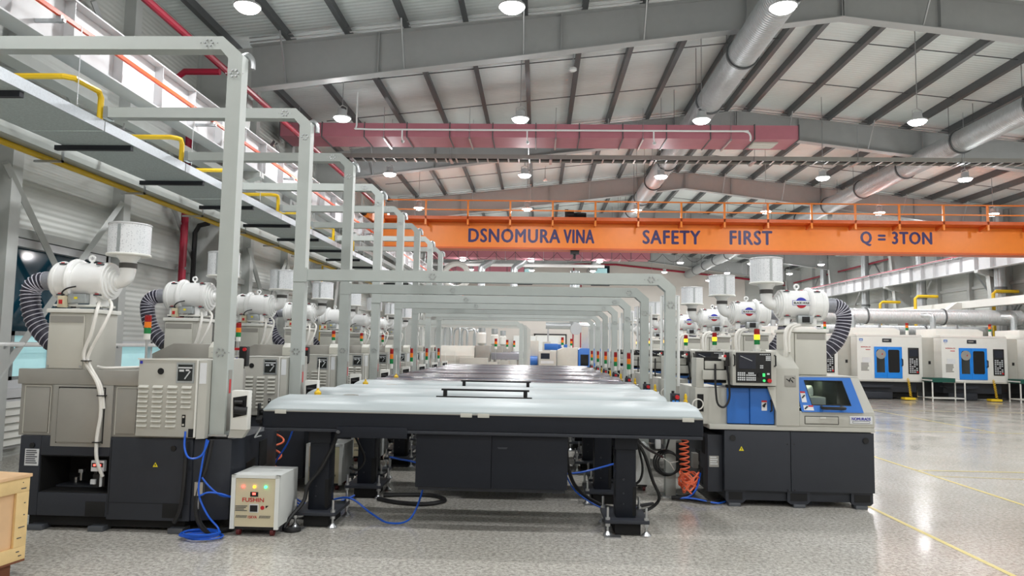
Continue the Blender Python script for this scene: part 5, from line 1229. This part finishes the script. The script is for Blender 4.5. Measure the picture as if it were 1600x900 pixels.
# ================================================================ MACHINING CENTRES ALONG THE AISLE
def machining_centre(x, y, label):
    t = thing('machining_centre', label, 'machining centre', (x+1.13, y, 0), 'machining centres across the aisle')
    W = 2.26
    part('base', MB().box(x+.1, x+W-.15, y+.15, y+2.4, .25, .66), CHAR, t, .02)
    part('base_foot', MB().box(x+.25, x+1.25, y+.1, y+2.2, .02, .26), CHAR, t, .02)
    part('chip_tray', MB().prism([(x+.15, .42), (x+1.1, .42), (x+1.25, .5), (x+.05, .5)], 'y', y-.02, y+.3), CHAR, t)
    part('coolant_tank', MB().box(x+1.3, x+2.2, y+.3, y+2.2, .06, .45), PIT, t)
    part('front_cover', MB().box(x, x+W, y, y+1.9, .65, 2.20), OFFW, t, .03)
    part('front_top', MB().prism([(y-.0, 2.2), (y+1.8, 2.2), (y+1.8, 2.27), (y+.08, 2.27)], 'x', x, x+W), OFFW, t)
    part('lower_band', MB().box(x, x+W, y-.006, y, .62, .67), GREY, t)
    part('roof_cover', MB().prism([(x+.1, 2.27), (x+1.75, 2.27), (x+1.75, 2.44), (x+1.55, 2.52), (x+.1, 2.52)], 'y', y+.5, y+1.9), OFFW, t, .02)
    part('side_wing', MB().prism([(x-.62, .66), (x, .66), (x, 2.2), (x-.5, 2.2), (x-.45, 1.1)], 'y', y+.5, y+2.6), GREY, t, .01)
    part('wing_switch', MB().box(x-.2, x-.12, y+.49, y+.5, 1.25, 1.36), BLACK, t)
    for i, (x0, x1) in enumerate(((.59, 1.02), (1.02, 1.55))):
        d = part('blue_door', MB().box(x+x0, x+x1-.004, y-.03, y, .74, 1.84), BLUE2, t, .01)
        if i == 0:
            part('door_window', MB().prism([(x+.66, .94), (x+.94, .94), (x+.94, 1.68), (x+.90, 1.74), (x+.70, 1.74), (x+.66, 1.68)], 'y', y-.034, y-.03), GLASSD, d)
            g = part('window_disc', MB().cyl((x+.81, y-.036, 1.58), (x+.81, y-.044, 1.58), .17, n=24), GREYD, d)
            part('red_mark', MB().prism([(x+.82, 1.56), (x+.88, 1.56), (x+.86, 1.63)], 'y', y-.047, y-.044), REDT, g)
        else:
            part('door_window', MB().prism([(x+1.09, .94), (x+1.42, .94), (x+1.45, .98), (x+1.45, 1.70), (x+1.42, 1.74), (x+1.09, 1.74), (x+1.06, 1.70), (x+1.06, .98)], 'y', y-.034, y-.03), PIT, d)
            part('door_handle', MB().tube([(x+1.53, y-.03, 1.42), (x+1.53, y-.09, 1.40), (x+1.53, y-.09, 1.20), (x+1.53, y-.03, 1.18)], .02, 6), BLACK, d)
    p = part('control_panel', MB().box(x+1.76, x+2.13, y-.02, y, .90, 1.82), BLACK, t, .01)
    part('screen', MB().box(x+1.80, x+2.08, y-.025, y-.02, 1.52, 1.76), SCREEN, p)
    k = MB()
    for i in range(4):
        for j in range(8):
            if (i*j) % 5 == 4: continue
            k.box(x+1.80+.075*i, x+1.85+.075*i, y-.028, y-.02, .95+.065*j, .985+.065*j)
    part('keypad', k, KEY, p, kind='stuff')
    part('emergency_stop', MB().cyl((x+2.06, y-.02, .97), (x+2.06, y-.05, .97), .03, n=10), REDM, p)
    cl = part('top_display', MB().box(x+.88, x+1.20, y-.015, y, 2.0, 2.13), CHAR, t, .006)
    part('display_strip', MB().box(x+.92, x+1.1, y-.018, y-.015, 2.045, 2.085), GREYD, cl)
    bd = part('blue_badge', MB().box(x+.08, x+.21, y-.006, y, 2.04, 2.12), BLUE, t)
    part('badge_bar', MB().box(x+.10, x+.19, y-.008, y-.006, 2.06, 2.09), PAPER, bd)
    part('badge_note', MB().box(x+.1, x+.19, y-.006, y, 1.97, 2.03), PAPER, t)
    text_front('red_lettering', 'NOMURA DS', x+.14, x+.47, y-.004, 1.80, 1.845, REDT, t, .04)
    part('red_line', MB().box(x+.3, x+.46, y-.004, y, 1.72, 1.745), REDT, t)
    ld = part('label_frame', MB().box(x+.18, x+.46, y-.004, y, 1.28, 1.46), PAPER, t)
    part('label_print', lines_front(MB(), x+.13, x+.46, y-.004, .98, 1.27, 6, .75), GREYD, ld, kind='stuff')
    pd = part('foot_pedal', MB().box(x+1.45, x+1.82, y-.35, y-.05, .02, .10), YELH, t, .02)
    part('coil_hose', MB().tube(helix((x+1.72, y-.05, .75), (x+1.75, y-.15, .12),   .036, 11, 10), .010, 5), YELH, t)
    st = part('light_mast', MB().cyl((x+2.05, y+.6, 2.25), (x+2.05, y+.6, 2.45), .05, n=10), OFFW, t)
    for i, (nm, mm) in enumerate((('green_lens', DGRN), ('amber_lens', DORG), ('red_lens', DRED))):
        part(nm, MB().cyl((x+2.05, y+.6, 2.45+.09*i), (x+2.05, y+.6, 2.535+.09*i), .05, n=10), mm, st)
    part('exhaust_pipe', MB().tube(smooth([(x+.42, y+1.3, 2.5), (x+.42, y+1.3, 2.9), (x+.36, y+1.35, 3.02), (x+.2, y+1.6, 3.05)], 4), .1, 12), GALV, t)
    part('tall_column', MB().box(x+1.2, x+2.0, y+1.9, y+2.9, .3, 2.5), GREY, t)
    return t
YM = 26.0
mcs = machining_centre(11.25, YM, 'white machining centre with blue doors, first one clear of the blue lathe')
copy_tree(mcs, None, (2.92, 0, 0), 'white machining centre with blue doors, between the two green topped tables')
copy_tree(mcs, None, (5.84, 0, 0), 'white machining centre at the far end beyond the second green topped table')
copy_tree(mcs, None, (-2.92, 0, 0), 'white machining centre half hidden behind the dark hose of the blue lathe')
for i in range(3):
    copy_tree(mcs, None, (-2.5+3.0*i, 7.5, 0), 'white machining centre in the rear row behind the big duct, %s along' % ORD[i])
def table(x, y, label):
    t = thing('work_table', label, 'table', (x+.5, y, 0), 'green topped work tables')
    part('table_top', MB().box(x, x+1.15, y-.1, y+.55, .70, .74), OFFW, t)
    part('green_mat', MB().box(x+.02, x+.78, y-.115, y+.56, .66, .80), GREENT, t)
    for q in (x+.02, x+1.1):
        for yy in (y-.08, y+.5): part('leg', MB().box(q, q+.035, yy, yy+.035, 0, .70), OFFW, t)
    part('lower_rail', MB().box(x+.02, x+1.13, y-.075, y-.05, .1, .13).box(x+.02, x+1.13, y+.51, y+.53, .1, .13).box(x+.02, x+.04, y-.08, y+.53, .1, .13).box(x+1.1, x+1.13, y-.08, y+.53, .1, .13), OFFW, t)
    return t
table(13.42, YM-.62, 'white framed work table with green mat between the two machining centres in full view')
table(16.35, YM-.62, 'white framed work table with green mat at the farther end of the aisle')
# ducts, pipes behind the machining centres
def cross_duct(z, y, r, label, xa=7.0):
    t = thing('extraction_duct', label, 'duct', (14, y, z-r), 'extraction ducts behind the machining centres')
    s0 = part('duct_section', MB().cyl((xa, y, z), (xa+2.98, y, z), r, n=26), SPIRALX, t)
    c0 = part('clamp', MB().lathe([(r+.002, -.025), (r+.03, -.025), (r+.03, .025), (r+.002, .025)], (xa, y, z), (1, 0, 0), 26, False), PURLIN, t)
    l0 = part('stand', MB().box(xa+.5, xa+.58, y-.04, y+.04, 0, z-r), STEEL, t)
    for i in range(1, 4): share(s0, t, (3*i, 0, 0)); share(c0, t, (3*i, 0, 0)); share(l0, t, (3*i, 0, 0))
cross_duct(3.08, 29.2, .30, 'large silver extraction duct running above the machining centres')
cross_duct(2.55, 30.6, .22, 'smaller silver extraction duct behind and below the large one')
for i, (x, y) in enumerate(((18.45, 29.95), (17.0, 33.2), (17.3, 37.2))):
    t = thing('yellow_gas_drop', 'yellow gas pipe bending down by the far wall, %s from the aisle front' % ORD[i], 'pipe', (x, y, 0), 'yellow gas drops by the far wall')
    part('pipe', MB().tube([(x+1.0, y, 4.2), (x+.12, y, 4.2), (x, y, 4.1), (x, y, 0)], .07, 8), YEL, t)
    part('clip', MB().box(x-.09, x+.09, y-.09, y+.09, 2.0, 2.05), STEEL, t)
t = thing('white_trunking', 'white boxed trunking rising along the far wall under the runway girder', 'trunking', (18.0, 32, 3.6))
part('trunking', MB().box(17.9, 18.25, 22, 52, 3.55, 3.85), OFFW, t)
d0 = part('trunking_drop', MB().prism([(17.9, 3.8), (17.9, 3.5), (17.6, 3.3), (17.6, 1.5), (17.25, 1.5), (17.25, 3.45), (17.7, 3.8)], 'y', 31.2, 31.55), OFFW, t); share(d0, t, (0, 7.4, 0))
for i in range(4):
    y = 30.2+6.1*i
    t = thing('silver_downpipe', 'vertical silver duct on the far wall, %s beyond the aisle front' % ORD[i], 'duct', (18.9, y, 0), 'silver downpipes')
    part('pipe', MB().cyl((18.9, y, 0), (18.9, y, 7.6), .21, n=18), SPIRAL, t)
    part('collar', MB().cyl((18.9, y, 4.3), (18.9, y, 4.4), .24, n=18), PURLIN, t)

# ================================================================ FAR MACHINES AT THE END OF THE ROWS
def far_blue(x, y, label):
    t = thing('far_lathe', label, 'lathe', (x, y, 0), 'far machines')
    part('base', MB().box(x-1.1, x+1.9, y, y+1.4, 0, .8), CHAR, t, .01)
    part('cream_hood', MB().prism([(x-.15, .8), (x+.75, .8), (x+.75, 1.62), (x+.15, 1.62), (x-.15, 1.5)], 'y', y, y+1.4), BEIGE, t, .03)
    b = part('blue_door', MB().prism([(x+.76, .8), (x+1.9, .8), (x+1.9, 1.6), (x+.85, 1.6), (x+.76, 1.55)], 'y', y-.05, y+1.2), BLUE, t, .02)
    part('door_window', MB().box(x+.86, x+1.2, y-.06, y-.05, .85, 1.33), GLASSD, b)
    c = part('control_console', MB().box(x-.95, x-.2, y-.4, y, .8, 1.45), GREY, t, .03)
    part('screen', MB().box(x-.86, x-.48, y-.41, y-.4, 1.12, 1.36), SCREEN, c)
    part('keyboard', MB().box(x-.86, x-.3, y-.42, y-.4, .92, 1.04), KEY, c)
    part('blue_nose', MB().cyl((x-1.5, y+.3, 1.0), (x-1.0, y+.3, 1.0), .22, n=16), BLUE, t)
    part('collector_tower', MB().box(x-1.35, x-.95, y+.4, y+.9, .8, 1.9), BEIGE, t, .02)
    part('blue_cover', MB().box(x-.7, x-.1, y+.6, y+1.2, 1.5, 1.78), BLUE, t, .03)
    signal_tower(x+.1, y+.8, 1.62, 2.2, False, t, .1)
    part('tall_stack', MB().box(x+.95, x+1.25, y+.6, y+.9, 1.6, 2.55), BEIGE, t, .01)
    part('stack_pipe', MB().tube(smooth([(x+1.25, y+.75, 2.45), (x+1.7, y+.75, 2.45), (x+1.85, y+.75, 2.3), (x+1.85, y+.75, 1.6)], 5), .1, 10), GALV, t)
    return t
fb = far_blue(1.0, 31.5, 'far lathe with blue door and cream hood at the end of the feeder rows')
copy_tree(fb, None, (.6, 4.5, 0), 'farther blue and cream lathe half hidden behind the first far one')
def far_beige(x, y, label):
    t = thing('far_machine', label, 'machine', (x, y, 0), 'far machines')
    part('base', MB().box(x-1.6, x+1.3, y, y+1.2, 0, .95), GREY, t, .02)
    part('long_cover', MB().prism([(y, .95), (y+1.2, .95), (y+1.2, 1.62), (y+.3, 1.62), (y, 1.2)], 'x', x-1.6, x+.3), BEIGE, t, .02)
    part('front_box', MB().box(x-.3, x+.9, y-.4, y, .6, 1.12), GREY, t, .02)
    part('grey_cabinet', MB().box(x+.32, x+.95, y+.1, y+1.0, .95, 1.65), GREYD, t, .02)
    part('blue_tray', MB().box(x+1.0, x+2.3, y+.3, y+.9, 1.05, 1.35), SLEEVE, t, .03)
    part('tray_leg', MB().box(x+1.1, x+1.2, y+.4, y+.8, 0, 1.05).box(x+2.1, x+2.2, y+.4, y+.8, 0, 1.05), GREYD, t)
    for q in (-1.1, -.7):
        part('pipe_arch', MB().tube(smooth([(x+q-.4, y+.9, 1.6), (x+q-.4, y+.9, 2.3), (x+q-.2, y+.9, 2.5), (x+q+.1, y+.9, 2.5), (x+q+.25, y+.9, 2.3), (x+q+.25, y+.9, 1.6)], 4), .05, 8), GALV, t)
    part('collector', MB().lathe([(.1, 0), (.2, .1), (.2, .5), (.12, .6)], (x+.55, y+.6, 1.65), (0, 0, 1), 14), OFFW, t)
    part('collector_cap', MB().cyl((x+.55, y+.6, 2.25), (x+.55, y+.6, 2.5), .16, n=14), GALV, t)
    signal_tower(x+1.2, y+.2, 1.5, 2.2, False, t, .5)
    return t
fm = far_beige(-3.0, 31.0, 'far beige machine with long cover at the end of the feeder rows')
copy_tree(fm, None, (.3, 4.5, 0), 'farther beige machine half hidden behind the first far beige one')
copy_tree(fm, None, (.5, 9.0, 0), 'farthest beige machine before the back wall')
for i in range(4):
    x = -1.9+.9*i
    t = thing('white_cabinet', 'tall white cabinet against the back wall, %s in the line' % ORD[i], 'cabinet', (x, 57, 0), 'cabinets by the back wall')
    part('carcass', MB().box(x, x+.86, 56.6, 57.3, 0, 2.5), OFFW, t, .02)
    part('door', MB().box(x+.03, x+.83, 56.57, 56.6, .1, 2.45), STABW, t)
t = thing('silver_pipework', 'silver extraction pipes joining by the back wall above the far lathes', 'duct', (3, 46, 2.6))
part('main_pipe', MB().cyl((.5, 46, 3.0), (8, 46, 3.0), .22, n=16), GALV, t)
part('riser', MB().cyl((2.3, 46, 3.0), (2.3, 46, 6.5), .3, n=16), GALV, t)
part('fan_housing', MB().cyl((2.4, 45.5, 2.8), (2.4, 46.1, 2.8), .36, n=22), GALV, t)
part('stand', MB().box(.6, .7, 45.95, 46.05, 0, 2.8).box(7.8, 7.9, 45.95, 46.05, 0, 2.8), STEEL, t)
t = thing('fume_ducts', 'grey bent ventilation ducts hanging below the rear pink duct', 'duct', (-1, 44, 5.2))
for x in (-3.5, -1.5):
    part('bent_duct', MB().tube(smooth([(x, 44, 4.8), (x, 44, 6.2), (x+.1, 44, 6.5), (x+.5, 44, 6.75), (x+.7, 44, 7.0)], 4), .22, 12), GALV, t)
part('header', MB().cyl((-6.5, 44, 6.6), (4, 44, 6.6), .1, n=8), WHITE, t)
t = thing('wall_fan', 'white round fan housing high beside the window wall beyond the crane', 'fan', (-4.9, 41, 6))
part('ring', MB().ring((-4.7, 41, 5.6), (0, 1, 0), .7, .16, 24, 8), OFFW, t)
part('hub', MB().cyl((-4.7, 40.9, 5.6), (-4.7, 41.1, 5.6), .3, n=16), GREYD, t)
part('mount', MB().box(-6.9, -5.3, 40.95, 41.05, 5.55, 5.65), STEEL, t)
